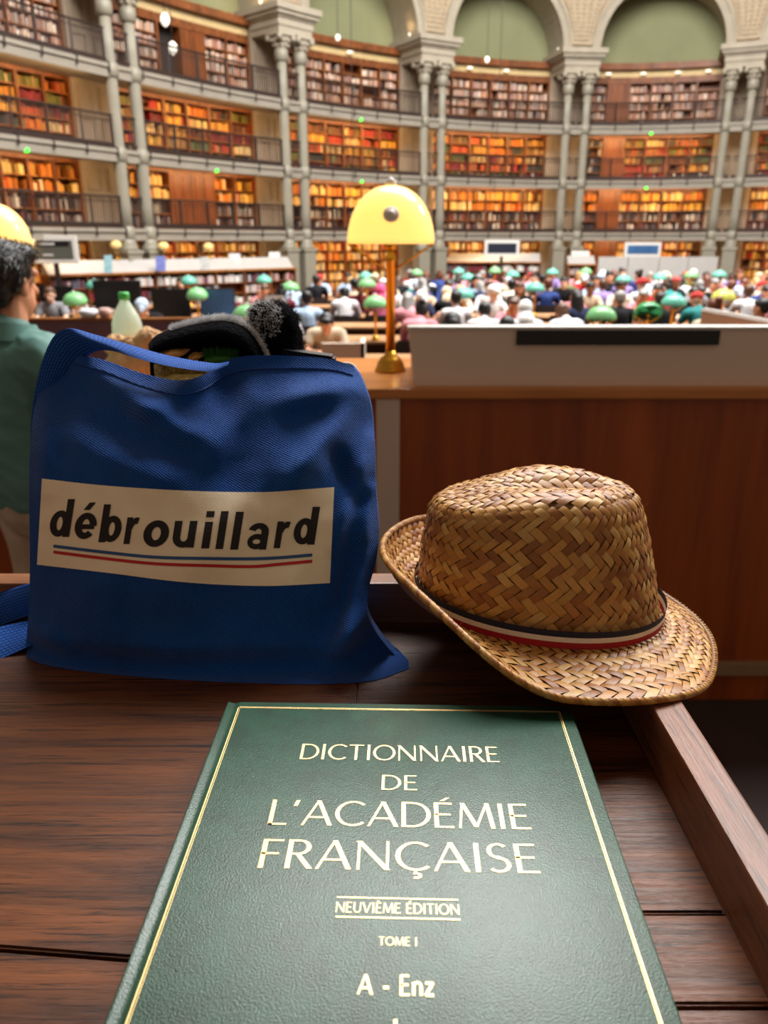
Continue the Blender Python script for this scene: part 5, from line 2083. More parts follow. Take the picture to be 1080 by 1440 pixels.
def stroke_quads(st, nseg=14):
    out = []
    if st[0] == 's':
        _, x0, y0, x1, y1, w = st
        dx, dy = x1 - x0, y1 - y0
        l = math.hypot(dx, dy)
        nx, ny = -dy / l * w / 2, dx / l * w / 2
        if abs(dy) > 0.3 * l:         # slanted stems are cut level
            nx, ny = w / 2 * l / abs(dy) * (-1 if dy > 0 else 1), 0
        k = max(1, int(l / 0.2))
        for i in range(k):
            a, b = i / k, (i + 1) / k
            out.append([(x0 + dx * a - nx, y0 + dy * a - ny), (x0 + dx * b - nx, y0 + dy * b - ny), (x0 + dx * b + nx, y0 + dy * b + ny), (x0 + dx * a + nx, y0 + dy * a + ny)])
    else:
        _, cx, cy, rx, ry, a0, a1, wt, wn = st
        k = max(6, int(abs(a1 - a0) / 12))
        pts = []
        for i in range(k + 1):
            a = R(a0 + (a1 - a0) * i / k)
            hx, hy = wt / 2, wn / 2
            c, s = math.cos(a), math.sin(a)
            pts.append(((cx + (rx + hx) * c, cy + (ry + hy) * s), (cx + (rx - hx) * c, cy + (ry - hy) * s)))
        for i in range(k):
            out.append([pts[i][0], pts[i + 1][0], pts[i + 1][1], pts[i][1]])
    return out

def text_quads(txt, table, gap=0.05):
    x = 0.0
    out = []
    for ch in txt:
        w, sts = table[ch]
        for st in sts:
            for q in stroke_quads(st):
                out.append([(px + x, py) for px, py in q])
        x += w + gap
    return out, x - gap

def solid(mb, quads, P):
    """raise flat quads into thin relief: P(x, y, k) with k = 0 base, 1 top"""
    for k_, q in enumerate(quads):
        ar = sum(q[i][0] * q[(i + 1) % 4][1] - q[(i + 1) % 4][0] * q[i][1] for i in range(4))
        if ar < 0:
            q = q[::-1]
        lift = 1.0 + 0.03 * (k_ % 5)
        mb.add([P(x, y, lift) for x, y in q], [(0, 1, 2, 3)])

GZ = 0.00022
def title(txt, xl, xr, yb, yt, name, gap=0.06, bold=1.0, table=CAPS):
    """set a line between two pixel columns, on a pixel baseline, to a pixel cap height"""
    L0 = Vector(to_book(xl[0], xl[1]))
    R0 = Vector(to_book(xr[0], xr[1]))
    T0 = to_book((xl[0] + xr[0]) / 2, yt)
    B0 = to_book((xl[0] + xr[0]) / 2, yb)
    h = T0[1] - B0[1]
    qs, w = text_quads(txt, table, gap)
    sx = (R0.x - L0.x) / w
    ybase = (L0.y + R0.y) / 2
    m = MB()
    solid(m, qs, lambda x, y, k: bk(L0.x + x * sx, ybase + y * h, BZ + GZ * k))
    return m.build(name, M['gold'], bkt)
title('DICTIONNAIRE', (420, 1067), (704, 1073), 1070, 1048.5, 'title_lettering', 0.05)
title('DE', (535, 1110.5), (588, 1112), 1111, 1090.5, 'title_lettering', 0.09)
title("L'ACADÉMIE", (374, 1159), (750, 1167.5), 1163, 1128, 'title_lettering', 0.05)
title('FRANÇAISE', (360, 1219), (763, 1230), 1224.5, 1184, 'title_lettering', 0.06)
K, N_ = 0.15, 0.10
CAPS = caps()
title('NEUVIÈME ÉDITION', (471, 1283.5), (647, 1286.5), 1285, 1270.5, 'subtitle_lettering', 0.07, table=CAPS)
title('TOME I', (532, 1329.5), (587, 1331), 1330, 1318, 'subtitle_lettering', 0.08, table=CAPS)
K, N_ = 0.17, 0.12
CAPS = caps()
title('A - Enz', (502, 1399), (611, 1401), 1400, 1371.5, 'volume_lettering', 0.08, table=CAPS)
def rule(p0, p1, w, name):
    a, b = Vector(to_book(*p0)), Vector(to_book(*p1))
    d = (b - a).normalized()
    nn = Vector((-d.y, d.x)) * w / 2
    m = MB()
    q = [tuple(a - nn), tuple(b - nn), tuple(b + nn), tuple(a + nn)]
    solid(m, [q], lambda x, y, k: bk(x, y, BZ + GZ * k))
    return m.build(name, M['gold'], bkt)
rule((474, 1262), (644, 1266), 0.0008, 'gold_rule')
rule((472, 1289.5), (647, 1293.5), 0.0008, 'gold_rule')
rule((556, 1434), (556, 1452), 0.0014, 'gold_rule')
ctl, ctr_ = to_book(335, 994), to_book(788, 1000.5)
cbl, cbr = to_book(177, 1438), to_book(930, 1436)
bx0, bx1, by1, by0 = (ctl[0] + cbl[0]) / 2, (ctr_[0] + cbr[0]) / 2, (ctl[1] + ctr_[1]) / 2, 0.012
m = MB()
for (d_, w) in ((0.0, 0.00065), (0.0012, 0.0003)):
    for q in ([(bx0 + d_, by0), (bx0 + d_ + w, by0), (bx0 + d_ + w, by1 - d_), (bx0 + d_, by1 - d_)], [(bx1 - d_ - w, by0), (bx1 - d_, by0), (bx1 - d_, by1 - d_), (bx1 - d_ - w, by1 - d_)],
              [(bx0 + d_, by1 - d_ - w), (bx1 - d_, by1 - d_ - w), (bx1 - d_, by1 - d_), (bx0 + d_, by1 - d_)], [(bx0 + d_, by0), (bx1 - d_, by0), (bx1 - d_, by0 + w), (bx0 + d_, by0 + w)]):
        solid(m, [q], lambda x, y, k: bk(x, y, BZ + GZ * k))
m.build('gold_border', M['gold'], bkt)
# ------------------------------------------------------------------ blue tote bag
M['canvas'] = mat('canvas', lin((14, 78, 162)), 0.85, 0, 0.2)
_t = NT(M['canvas'])
_v = _t.coord('Object')
_w1 = _t.node('ShaderNodeTexWave', wave_type='BANDS', bands_direction='DIAGONAL')
_w1.inputs['Scale'].default_value = 210
_w1.inputs['Distortion'].default_value = 1.5
_w1.inputs['Detail Scale'].default_value = 3
_t.link(_v, _w1.inputs['Vector'])
_n1 = _t.noise(_v, 700, 2, 0.7)
_h = _t.mix(0.5, _w1.outputs['Fac'], _n1)
_big = _t.noise(_v, 9, 3)
_c = _t.ramp(_big, [(0.3, lin((12, 72, 152))), (0.7, lin((18, 88, 176)))])
_t.link(_t.mix(1.0, _c, _t.ramp(_h, [(0.25, (0.5, 0.5, 0.54)), (0.7, (1, 1, 1))]), 'MULTIPLY'), _t.p.inputs['Base Color'])
_t.bump(_h, 0.8, 0.0010)
_t.p.inputs['Sheen Weight'].default_value = 0.15
M['webbing'] = mat('webbing', lin((30, 92, 186)), 0.75, 0, 0.25)
_t = NT(M['webbing'])
_tc = _t.n.new('ShaderNodeTexCoord')
_br = _t.n.new('ShaderNodeTexBrick')
_br.inputs['Scale'].default_value = 1.0
_br.inputs['Mortar Size'].default_value = 0.12
_br.inputs['Mortar Smooth'].default_value = 0.8
_br.inputs['Brick Width'].default_value = 1.0
_br.inputs['Row Height'].default_value = 0.55
_br.inputs['Color1'].default_value = (1, 1, 1, 1)
_br.inputs['Color2'].default_value = (0.85, 0.85, 0.85, 1)
_br.inputs['Mortar'].default_value = (0.1, 0.1, 0.1, 1)
_t.link(_tc.outputs['UV'], _br.inputs['Vector'])
_t.link(_t.mix(1.0, lin((32, 94, 190)), _t.ramp(_br.outputs['Color'], [(0.1, (0.25, 0.25, 0.3)), (0.8, (1, 1, 1))]), 'MULTIPLY'), _t.p.inputs['Base Color'])
_t.bump(_br.outputs['Color'], 0.9, 0.0012)
M['patch_print'] = mottled('patch_print', lin((255, 236, 206)), 0.03, 30, 0.8, 0.3, 900, bdist=0.0006)
M['ink_black'] = mat('ink_black', lin((26, 18, 18)), 0.7)
M['ink_blue'] = mat('ink_blue', lin((44, 84, 140)), 0.7)
M['ink_red'] = mat('ink_red', lin((196, 34, 40)), 0.7)

FOLDS = [((118, 515), (262, 606), 20, -.0075), ((306, 520), (205, 575), 20, -.006), ((312, 520), (335, 640), 26, .006), ((395, 565), (505, 540), 20, -.006),
         ((505, 560), (415, 668), 22, -.008), ((520, 620), (468, 765), 15, -.0065), ((524, 690), (486, 890), 13, -.006), ((520, 850), (470, 930), 17, -.010),
         ((548, 905), (484, 948), 13, -.007), ((62, 560), (60, 690), 18, -.006), ((46, 885), (115, 935), 14, -.006), ((470, 640), (500, 700), 14, .006),
         ((505, 770), (480, 850), 12, .006), ((150, 610), (330, 665), 30, .004), ((350, 560), (300, 640), 20, -.004), ((90, 600), (200, 660), 24, -.004)]
def fold(px, py):
    d = 0.0
    for (a, b, w, amp) in FOLDS:
        ax, ay, bx, by = *a, *b
        vx, vy = bx - ax, by - ay
        t = max(0, min(1, ((px - ax) * vx + (py - ay) * vy) / (vx * vx + vy * vy)))
        q = math.hypot(px - ax - vx * t, py - ay - vy * t)
        d += 1.9 * amp * math.exp(-(q / w) ** 2) * (0.35 + 0.65 * math.sin(PI * (0.12 + 0.76 * t)))
    d += 0.007 * mnoise.noise(Vector((px * 0.011, py * 0.012, 3.1))) + 0.0016 * mnoise.noise(Vector((px * 0.035, py * 0.03, 7.7)))
    return d

def bag_pt(px, py, lift=0.0, bottom=0.0):
    d = ray(px, py)
    s = d.z / d.y
    Y = 0.608 / (1 - 0.33 * s)
    xn = (px - 290) / 250.0
    Y += 0.030 * abs(xn) ** 3.5 - 0.010 * math.exp(-(xn / 0.6) ** 2) * math.exp(-((py - 760) / 130.0) ** 2)
    Y += fold(px, py)
    Y += 0.040 * smooth01((690 - py) / 190.0) ** 1.3
    if s < 0:
        Yt = 0.3125 / -s
        Y = Y * (1 - bottom) + Yt * bottom
        Y = min(Y, Yt)
    Y -= lift
    return Vector((d.x / d.y * Y, Y, CAMZ + s * Y))

LFT = [(0, 38, 925), (.05, 37, 905), (.13, 40, 865), (.3, 42, 790), (.5, 41, 700), (.68, 43, 620), (.82, 52, 560), (.93, 76, 517), (1, 104, 500)]
RGT = [(0, 575, 940), (.06, 543, 908), (.14, 518, 868), (.22, 518, 832), (.32, 529, 788), (.44, 533, 745), (.56, 529, 690), (.70, 527, 630), (.84, 522, 572), (.94, 508, 532), (1, 497, 517)]
BOT = [(0, 38, 925), (.05, 60, 934), (.15, 110, 943), (.35, 210, 953), (.55, 310, 959), (.8, 440, 962), (.92, 525, 957), (1, 575, 940)]
TOP = [(0, 104, 500), (.12, 145, 508), (.26, 200, 527), (.40, 255, 537), (.48, 288, 528), (.56, 316, 510), (.65, 350, 502), (.82, 425, 503), (.93, 470, 508), (1, 497, 517)]
def coons(u, v):
    l, r, b, t = interp(LFT, v), interp(RGT, v), interp(BOT, u), interp(TOP, u)
    out = []
    for k in (0, 1):
        c = (1 - v) * b[k] + v * t[k] + (1 - u) * l[k] + u * r[k]
        c -= (1 - u) * (1 - v) * LFT[0][k + 1] + u * (1 - v) * RGT[0][k + 1] + (1 - u) * v * LFT[-1][k + 1] + u * v * RGT[-1][k + 1]
        out.append(c)
    return out
def bag_front(u, v):
    px, py = coons(u, v)
    return bag_pt(px, py, 0, smooth01(1 - v / 0.10))
def bag_back(u, v):
    p = bag_front(u, v)
    e = max(0.0, math.sin(PI * min(1, max(0, u)))) ** 0.6
    T = 0.012 + (0.10 - 0.015 * v) * e
    z = p.z - 0.030 * e * smooth01((v - 0.55) / 0.45)
    return Vector((p.x * (1 + 0.02 * e), p.y + T, max(z, TZ + 0.0006)))
lo_c = bag_pt(300, 955)
bag = thing('tote_bag', (lo_c.x, lo_c.y + 0.05, TZ), 'blue canvas tote bag with a cream printed patch, standing on the tray table', 'bag')
m = MB()
NU, NV = 110, 100
m.grid(bag_front, NU, NV)
m.grid(bag_back, 60, 50, flip=True)
m.grid(lambda u, v: bag_front(0, v).lerp(bag_back(0, v), u), 3, 60, flip=True)
m.grid(lambda u, v: bag_front(1, v).lerp(bag_back(1, v), u), 3, 60)
m.grid(lambda u, v: bag_front(u, 0).lerp(bag_back(u, 0), v), 60, 3, flip=True)
m.build('body', M['canvas'], bag, smooth=True)
# stitched hem: a folded band along the mouth
m = MB()
def hem(u, v):
    px, py = coons(u, 1.0)
    q = bag_pt(px, py + 19 * v * (0.6 + 0.4 * math.sin(PI * u)), 0.0009)
    return q + Vector((0, 0.0004 * (1 - v), 0.0010 * (1 - v)))
m.grid(hem, 110, 4, flip=True)
def hemtop(u, v):
    p = hem(u, 0)
    return p + Vector((0, 0.003 * v, -0.001 * v * v))
m.grid(hemtop, 110, 2)
m.build('hem', M['canvas'], bag, smooth=True)
m = MB()
m.tube([hem(i / 140, 0.96) + Vector((0, -0.0002, 0)) for i in range(141)], 0.00045, 4)
m.build('stitching', mat('thread', lin((22, 62, 140)), 0.7), bag)
# printed patch
PT = [(0, 59, 673), (.25, 150, 683), (.45, 262, 690), (.7, 370, 692), (.88, 430, 688), (1, 470, 685)]
PB = [(0, 52, 794), (.25, 155, 806), (.5, 262, 819), (.75, 370, 824), (1, 464, 820)]
def patch_px(u, v):
    a, b = interp(PB, u), interp(PT, u)
    return a[0] * (1 - v) + b[0] * v, a[1] * (1 - v) + b[1] * v
m = MB()
m.grid(lambda u, v: bag_pt(*patch_px(u, v), 0.0007), 90, 30)
for (f, fl) in ((lambda t, k: (t, 0.0, k), False), (lambda t, k: (t, 1.0, k), True)):
    m.grid(lambda u, v, f=f: bag_pt(*patch_px(f(u, v)[0], f(u, v)[1]), 0.0007 * v - 0.0003), 90, 1, flip=fl)
for uu in (0.0, 1.0):
    m.grid(lambda u, v, uu=uu: bag_pt(*patch_px(uu, u), 0.0007 * v - 0.0003), 30, 1, flip=(uu == 0.0))
pat = m.build('printed_patch', M['patch_print'], bag, smooth=False)

def lower():
    g = {}
    B = 0.345
    g['o'] = (1.0, [arc(.5, .5, .365, .375, 0, 360, B, .25)])
    g['d'] = (1.0, [arc(.44, .5, .31, .375, 0, 360, B * .95, .24), seg(.84, 0, .84, 1.42, B)])
    g['b'] = (1.0, [arc(.56, .5, .31, .375, 0, 360, B * .95, .24), seg(.16, 0, .16, 1.42, B)])
    g['e'] = (1.0, [arc(.5, .5, .365, .375, 0, 318, B, .24), seg(.2, .47, .93, .47, .18)])
    g['é'] = (1.0, g['e'][1] + [seg(.42, 1.10, .68, 1.38, .22)])
    g['r'] = (0.7, [seg(.16, 0, .16, 1, B), arc(.56, .46, .33, .42, 158, 72, .24, .24)])
    g['u'] = (1.0, [seg(.16, .34, .16, 1, B), arc(.5, .40, .34, .29, 180, 345, B, .23), seg(.84, 0, .84, 1, B)])
    g['i'] = (.36, [seg(.18, 0, .18, 1, B), seg(.18, 1.17, .18, 1.40, B)])
    g['l'] = (.36, [seg(.18, 0, .18, 1.42, B)])
    g['a'] = (1.0, [arc(.46, .30, .31, .19, 0, 360, .25, .2), seg(.80, 0, .80, .68, B), arc(.48, .66, .32, .23, 0, 165, B, .22), seg(.86, .06, .96, .06, .12)])
    return g
LOW = lower()
def crop(x, y):
    return 40 + x / 2.4, 660 + y / 2.4
# letter, left and right column, baseline (in the 2.4x enlargement of the patch)
LET = [('d', 72, 140, 228), ('é', 156, 224, 236), ('b', 240, 308, 246), ('r', 325, 366, 252), ('o', 388, 468, 262), ('u', 486, 560, 264), ('i', 586, 614, 267), ('l', 634, 661, 269), ('l', 684, 712, 271), ('a', 737, 808, 271), ('r', 832, 876, 266), ('d', 895, 968, 254)]
m = MB()
for (ch, xa, xb, yb) in LET:
    w, sts = LOW[ch]
    qs = []
    for st in sts:
        qs += stroke_quads(st)
    hx = 90.0
    def P(x, y, k):
        px = xa + (x / w) * (xb - xa) + y * hx * 0.155 - 4
        py = yb - y * hx
        return bag_pt(*crop(px, py), 0.0010 + 0.0002 * k)
    solid(m, qs, P)
m.build('lettering', M['ink_black'], pat)
SB = [(0, 84, 259), (.2, 250, 279), (.4, 420, 296), (.62, 600, 301), (.8, 760, 302), (.9, 850, 298), (1, 958, 289)]
SR = [(0, 84, 279), (.2, 250, 300), (.4, 420, 318), (.62, 600, 325), (.8, 760, 328), (.9, 850, 320), (1, 958, 310)]
for (pts, mt, nm) in ((SB, 'ink_blue', 'blue_stripe'), (SR, 'ink_red', 'red_stripe')):
    m = MB()
    def st_(u, v):
        x, y = interp(pts, u)
        return bag_pt(*crop(x, y + (0.5 - v) * 10.5), 0.0011)
    m.grid(st_, 90, 2)
    m.build(nm, M[mt], pat)

# webbing straps
def ribbon(A, B, name, parent, nv=6, th=0.0016):
    """a band between two edges given as (t, px, py, Y)"""
    m = MB()
    n = 90
    def F(u, v):
        a, b = interp(A, u), interp(B, u)
        px, py, Y = [a[k] * (1 - v) + b[k] * v for k in range(3)]
        return aty(px, py, Y - 0.003 * math.sin(PI * v))
    m.grid(F, n, nv, flip=True)
    m.grid(lambda u, v: F(u, v) + Vector((0, th, 0)), n, nv)
    for v0 in (0.0, 1.0):
        m.grid(lambda u, v, v0=v0: F(u, v0) + Vector((0, th * v, 0)), n, 1, flip=(v0 == 1.0))
    L = sum((F((i + 1) / n, 0.5) - F(i / n, 0.5)).length for i in range(n))
    uv = []
    for rep in range(2):
        for j in range(nv + 1):
            for i in range(n + 1):
                uv.append((i / n * L / 0.0036, j / nv * 6))
    for rep in range(2):
        for j in range(2):
            for i in range(n + 1):
                uv.append((i / n * L / 0.0036, j))
    m.uv = uv
    return m.build(name, M['webbing'], parent, smooth=True)
EA = [(0, 42, 640, 0.624), (.10, 44, 590, 0.626), (.22, 50, 545, 0.626), (.34, 62, 500, 0.624), (.44, 78, 470, 0.622), (.52, 98, 462, 0.620), (.60, 130, 470, 0.626), (.70, 175, 483, 0.622), (.82, 235, 500, 0.618), (.94, 300, 511, 0.610), (1, 322, 509, 0.604)]
EB = [(0, 74, 660, 0.634), (.10, 80, 600, 0.634), (.22, 84, 560, 0.634), (.34, 98, 528, 0.632), (.44, 116, 506, 0.630), (.52, 136, 494, 0.620), (.60, 160, 494, 0.610), (.70, 192, 504, 0.602), (.82, 244, 516, 0.596), (.94, 298, 523, 0.596), (1, 318, 521, 0.603)]
ribbon(EA, EB, 'shoulder_strap', bag)
ribbon([(0, -60, 858, .60), (.5, 0, 834, .598), (1, 52, 818, .592)], [(0, -60, 905, .585), (.5, 0, 880, .585), (1, 52, 862, .582)], 'strap_tail', bag)
ribbon([(0, -60, 897, .56), (.5, 0, 882, .572), (1, 50, 871, .578)], [(0, -60, 950, .520), (.5, 0, 927, .538), (1, 50, 905, .55)], 'strap_tail', bag)

# ------------------------------------------------------------------ things sticking out of the bag
M['fleece_black'] = mottled('fleece_black', (0.006, 0.006, 0.008), 0.3, 60, 0.95, 0.9, 260, spec=0.04, bdist=0.004)
M['fuzz_grey'] = mottled('fuzz_grey', lin((228, 230, 234)), 0.35, 120, 0.9)
M['felt_tan'] = mottled('felt_tan', lin((236, 170, 96)), 0.15, 60, 0.8, 0.5, 300)
M['felt_green'] = mottled('felt_green', lin((66, 128, 46)), 0.3, 120, 0.9, 0.8, 400)
M['felt_gold'] = mottled('felt_gold', lin((216, 190, 110)), 0.35, 150, 0.9, 0.8, 400)

def fuzz(name, pts_normals, count, length, width, material, parent, seed=1, spread=0.6):
    r_ = random.Random(seed)
    m = MB()
    for _ in range(count):
        p, n_ = r_.choice(pts_normals)
        d = (n_ + Vector((r_.uniform(-1, 1), r_.uniform(-1, 1), r_.uniform(-1, 1))) * spread).normalized()
        s = d.orthogonal().normalized() * width
        j = Vector((r_.uniform(-1, 1), r_.uniform(-1, 1), r_.uniform(-1, 1))) * 0.0015
        l = length * r_.uniform(0.5, 1.2)
        k = d.cross(s).normalized() * l * 0.25
        m.add([p + j - s, p + j + s, p + j + d * l * 0.6 + k + s * .6, p + j + d * l * 0.6 + k - s * .6, p + j + d * l], [(0, 1, 2, 3), (3, 2, 4)])
    return m.build(name, material, parent)

# black fleece cap: a soft folded shell with a dark mouth
YC = 0.690
def cap_pt(u, v):
    """u along the cap from left tip to right foot, v from front rim over the top to the back"""
    up = [(0, 208, 484), (.12, 222, 470), (.28, 258, 458), (.48, 310, 448), (.66, 345, 456), (.82, 368, 480), (1, 384, 512)]
    fr_ = [(0, 212, 498), (.12, 222, 492), (.28, 250, 480), (.48, 300, 474), (.66, 334, 480), (.82, 352, 496), (1, 362, 520)]
    a, b = interp(fr_, u), interp(up, u)
    if v <= 0.5:
        t = v / 0.5
        px, py = a[0] + (b[0] - a[0]) * t, a[1] + (b[1] - a[1]) * math.sin(t * PI / 2)
        Y = YC - 0.030 * math.cos(t * PI / 2)
    else:
        t = (v - 0.5) / 0.5
        px, py = b[0] + 4 * t, b[1] + 60 * (1 - math.cos(t * PI / 2))
        Y = YC + 0.045 * math.sin(t * PI / 2)
    return aty(px, py, Y)
P = aty(300, 520, YC)
capo = thing('fleece_cap', (P.x, P.y, P.z), 'black fleece cap with fuzzy grey trim and embroidered patches, poking out of the blue bag', 'cap')
m = MB()
m.grid(cap_pt, 50, 26, flip=False)
inner = [(0, 214, 500), (.3, 250, 492), (.6, 320, 494), (1, 356, 520)]
m.grid(lambda u, v: cap_pt(u, 0).lerp(aty(interp(inner, u)[0] + 2, interp(inner, u)[1] + 70 * v * math.sin(PI * u) ** 0.6, YC + 0.012), v), 40, 8)
m.build('crown', M['fleece_black'], capo, smooth=True)
edge = []
for i in range(200):
    u = 0.22 + 0.76 * i / 199
    for v in (0.36, 0.46, 0.54):
        q = cap_pt(u, v)
        edge.append((q, (cap_pt(u, v) - aty(290, 520, YC)).normalized()))
rn = random.Random(2)
edge = [e for e in edge]
fuzz('fuzzy_trim', edge, 6000, 0.0045, 0.00026, M['fuzz_grey'], capo, 4)
def felt(name, outline, Y, mtl, dep=0.004):
    cx = sum(p[0] for p in outline) / len(outline)
    cy = sum(p[1] for p in outline) / len(outline)
    m = MB()
    n = len(outline)
    rings = []
    for (f, dY) in ((1.0, dep), (1.0, 0.0), (0.86, -dep * .6), (0.4, -dep)):
        rings.append([aty(cx + (x - cx) * f, cy + (y - cy) * f, Y + dY - (y - cy) * 0.0011) for x, y in outline])
    vs = [p for r_ in rings for p in r_]
    fs = []
    for k in range(3):
        for i in range(n):
            j = (i + 1) % n
            fs.append((k * n + i, k * n + j, (k + 1) * n + j, (k + 1) * n + i))
    fs.append([3 * n + i for i in range(n)])
    m.add(vs, fs)
    return m.build(name, mtl, capo, smooth=True)
def oval(cx, cy, rx, ry, rot=0, n=20):
    return [(cx + rx * math.cos(2 * PI * i / n) * math.cos(rot) - ry * math.sin(2 * PI * i / n) * math.sin(rot), cy + rx * math.cos(2 * PI * i / n) * math.sin(rot) + ry * math.sin(2 * PI * i / n) * math.cos(rot)) for i in range(n)]
felt('tan_patch', oval(246, 492, 25, 12, -0.35), 0.675, M['felt_tan'])
felt('tan_patch', oval(276, 500, 13, 6, -0.4), 0.673, M['felt_tan'])
felt('green_patch', oval(312, 500, 26, 11, -0.1), 0.677, M['felt_green'])
gf = felt('gold_patch', [(216, 512), (250, 510), (290, 511), (300, 520), (288, 540), (250, 545), (218, 538)], 0.667, M['felt_gold'])
fz = [(aty(290 + 46 * rn.random() - 2, 494 + 12 * rn.random(), 0.672), Vector((0.2, -0.6, 0.8))) for _ in range(120)]
fuzz('green_tufts', fz, 700, 0.005, 0.0003, M['felt_green'], capo, 6)
fz = [(aty(222 + 68 * rn.random(), 513 + 24 * rn.random(), 0.662), Vector((0.4, -0.5, 0.5))) for _ in range(160)]
fuzz('gold_tufts', fz, 900, 0.006, 0.0003, M['felt_gold'], capo, 7)

# black plush toy with a grizzled patch
YP = 0.700
P = aty(388, 500, YP)
cpx = lambda x, y, Y=YP: aty(x, y, Y)
k_ = YP / FPX / 0.98
me = blob([('e', cpx(388, 463), (34 * k_, 30 * k_, 37 * k_)), ('e', cpx(371, 450, YP - .008), (20 * k_, 18 * k_, 24 * k_)), ('c', cpx(400, 470), cpx(404, 520), 24 * k_, 30 * k_), ('c', cpx(380, 490), cpx(384, 520), 28 * k_, 30 * k_)], 0.0035, 3)
vl = []
for v in me.vertices:
    p = Vector(v.co)
    q = p + Vector(v.normal) * (0.0022 * nz(p, 90) + 0.0012 * nz(p, 260, 3))
    v.co = q - P
    vl.append((q, Vector(v.normal)))
pl = meshobj('plush_toy', me, M['fleece_black'])
pl.location = P
tag(pl, 'black fluffy plush toy with grizzled grey patch, sticking out of the bag beside the cap', 'plush toy')
eye = cpx(366, 450)
fuzz('fur', vl, 5000, 0.004, 0.00022, M['fleece_black'], pl, 8)
fuzz('grey_fur', [q for q in vl if (q[0] - cpx(364, 446, YP - .015)).length < 0.020], 1500, 0.0042, 0.0002, M['fuzz_grey'], pl, 9)

# black pouch corner and white cord at the bag's right mouth
m = MB()
A, B, C_, D = aty(396, 492, 0.675), aty(470, 502, 0.675), aty(474, 530, 0.681), aty(392, 530, 0.681)
vs = [A, B, C_, D] + [q + Vector((0, 0.02, 0)) for q in (A, B, C_, D)]
bm = bmesh.new()
bv = [bm.verts.new(q) for q in vs]
for f in ((0, 1, 2, 3), (7, 6, 5, 4), (0, 4, 5, 1), (1, 5, 6, 2), (2, 6, 7, 3), (3, 7, 4, 0)):
    bm.faces.new([bv[i] for i in f])
bmesh.ops.recalc_face_normals(bm, faces=bm.faces[:])
bmesh.ops.bevel(bm, geom=bm.edges[:], offset=0.002, segments=2, affect='EDGES')
m.addbm(bm)
tag(m.build('pouch', M['black_plastic'], angle=40), 'flat black pouch edge at the mouth of the blue bag, right of the plush', 'pouch')
m = MB()
cp = [(0, 470, 522), (.25, 480, 514), (.5, 492, 513), (.75, 501, 522), (1, 507, 545)]
m.tube([aty(*interp(cp, i / 24), 0.637 + 0.006 * math.sin(i / 24 * PI)) for i in range(25)], 0.0021, 8)
tag(m.build('cord', mottled('cord_white', lin((216, 206, 198)), 0.1, 300, 0.8), smooth=True), 'looped white cord at the right corner of the blue bag', 'cord')
# ------------------------------------------------------------------ woven straw hat
HS = 0.96
HO = Vector((0.128 * HS, 0.575 * HS, CAMZ - 0.2775 * HS))
HR = Matrix.Rotation(R(4.7), 3, 'Y')          # front (to the right) dips

def hw(p):
    return HO + HR @ (Vector(p) * HS)

M['straw'] = mat('straw', (0.5, 0.33, 0.15), 0.42, 0, 0.45)
_t = NT(M['straw'])
_a = _t.n.new('ShaderNodeAttribute')
_a.attribute_name = 'tint'
_v = _t.coord('Object')
_t.link(_t.mix(1.0, _a.outputs['Color'], _t.ramp(_t.noise(_v, 500, 3, 0.7), [(0.3, (0.82, 0.8, 0.78)), (0.7, (1, 1, 1))]), 'MULTIPLY'), _t.p.inputs['Base Color'])
_t.bump(_t.noise(_v, 900, 2), 0.25, 0.0006)
M['straw_under'] = mat('straw_under', lin((150, 102, 54)), 0.7)

def side_R(th, t):
    """crown outline at height t (0 band, 1 top edge)"""
    c, s = math.cos(th), math.sin(th)
    af = 0.0965 - 0.034 * t
    ab = 0.101 - 0.003 * t
    f = 0.5 + 0.5 * c
    f = f * f * (3 - 2 * f)
    a = ab * (1 - f) + af * f
    b = 0.083 - 0.024 * t - 0.012 * t * t * (0.5 + 0.5 * c)
    pin = 1 - 0.10 * t * t * math.exp(-((abs(th) - 0.80) / 0.38) ** 2)       # front pinch
    return a * c * pin, b * s * pin
def top_H(th):
    c = math.cos(th)
    return 0.100 - (0.016 * smooth01(-c) if c < 0 else -0.004 * smooth01(c)) + 0.003 * math.sin(th) ** 2
def crown_side(th, t):
    x, y = side_R(th, t)
    rr = 1 - 0.055 * t ** 9
    bulge = 1 + 0.015 * math.sin(PI * t)
    return Vector((x * rr * bulge, y * rr * bulge, top_H(th) * (t - 0.05 * t ** 9)))
def crown_top(th, rho):
    x, y = side_R(th, 1.0)
    rr = 0.945
    # height: domed rim sinking to a long crease in the middle
    H = top_H(th) * 0.95 + 0.005 * (1 - rho ** 6)
    xm, ym = x * rr * rho, y * rr * rho
    crease = math.exp(-(ym / 0.016) ** 2) * math.exp(-((xm - 0.008) / 0.062) ** 2)
    zc = 0.1045 - (3.0 if xm > 0.03 else 1.3) * (xm - 0.03) ** 2 - 0.011 * crease
    k = smooth01((1 - rho) / 0.55)
    return Vector((xm, ym, H * (1 - k) + zc * k))
def brim_pt(th, w):
    x, y = side_R(th, 0.0)
    c, s = math.cos(th), math.sin(th)
    nx, ny = c / 0.101, s / 0.083
    l = math.hypot(nx, ny)
    nx, ny = nx / l, ny / l
    f = smooth01((c - 0.42) / 0.58) if c > 0 else 0.0
    b = smooth01((-c - 0.05) / 0.95) if c < 0 else 0.0
    base = -1 * (1 - f) * (1 - b) - 12 * f + 24 * b
    curl = -2 * (1 - f) * (1 - b) - 12 * f + 46 * b
    Wt = 0.064 * (1 - f) * (1 - b) + 0.045 * f + 0.047 * b
    n = 8
    px, pz = 0.0, 0.0
    for i in range(n):
        q = w * (i + 0.5) / n
        a = R(base + curl * q)
        px += Wt * w / n * math.cos(a)
        pz += Wt * w / n * math.sin(a)
    return Vector((x + nx * px, y + ny * px, pz))

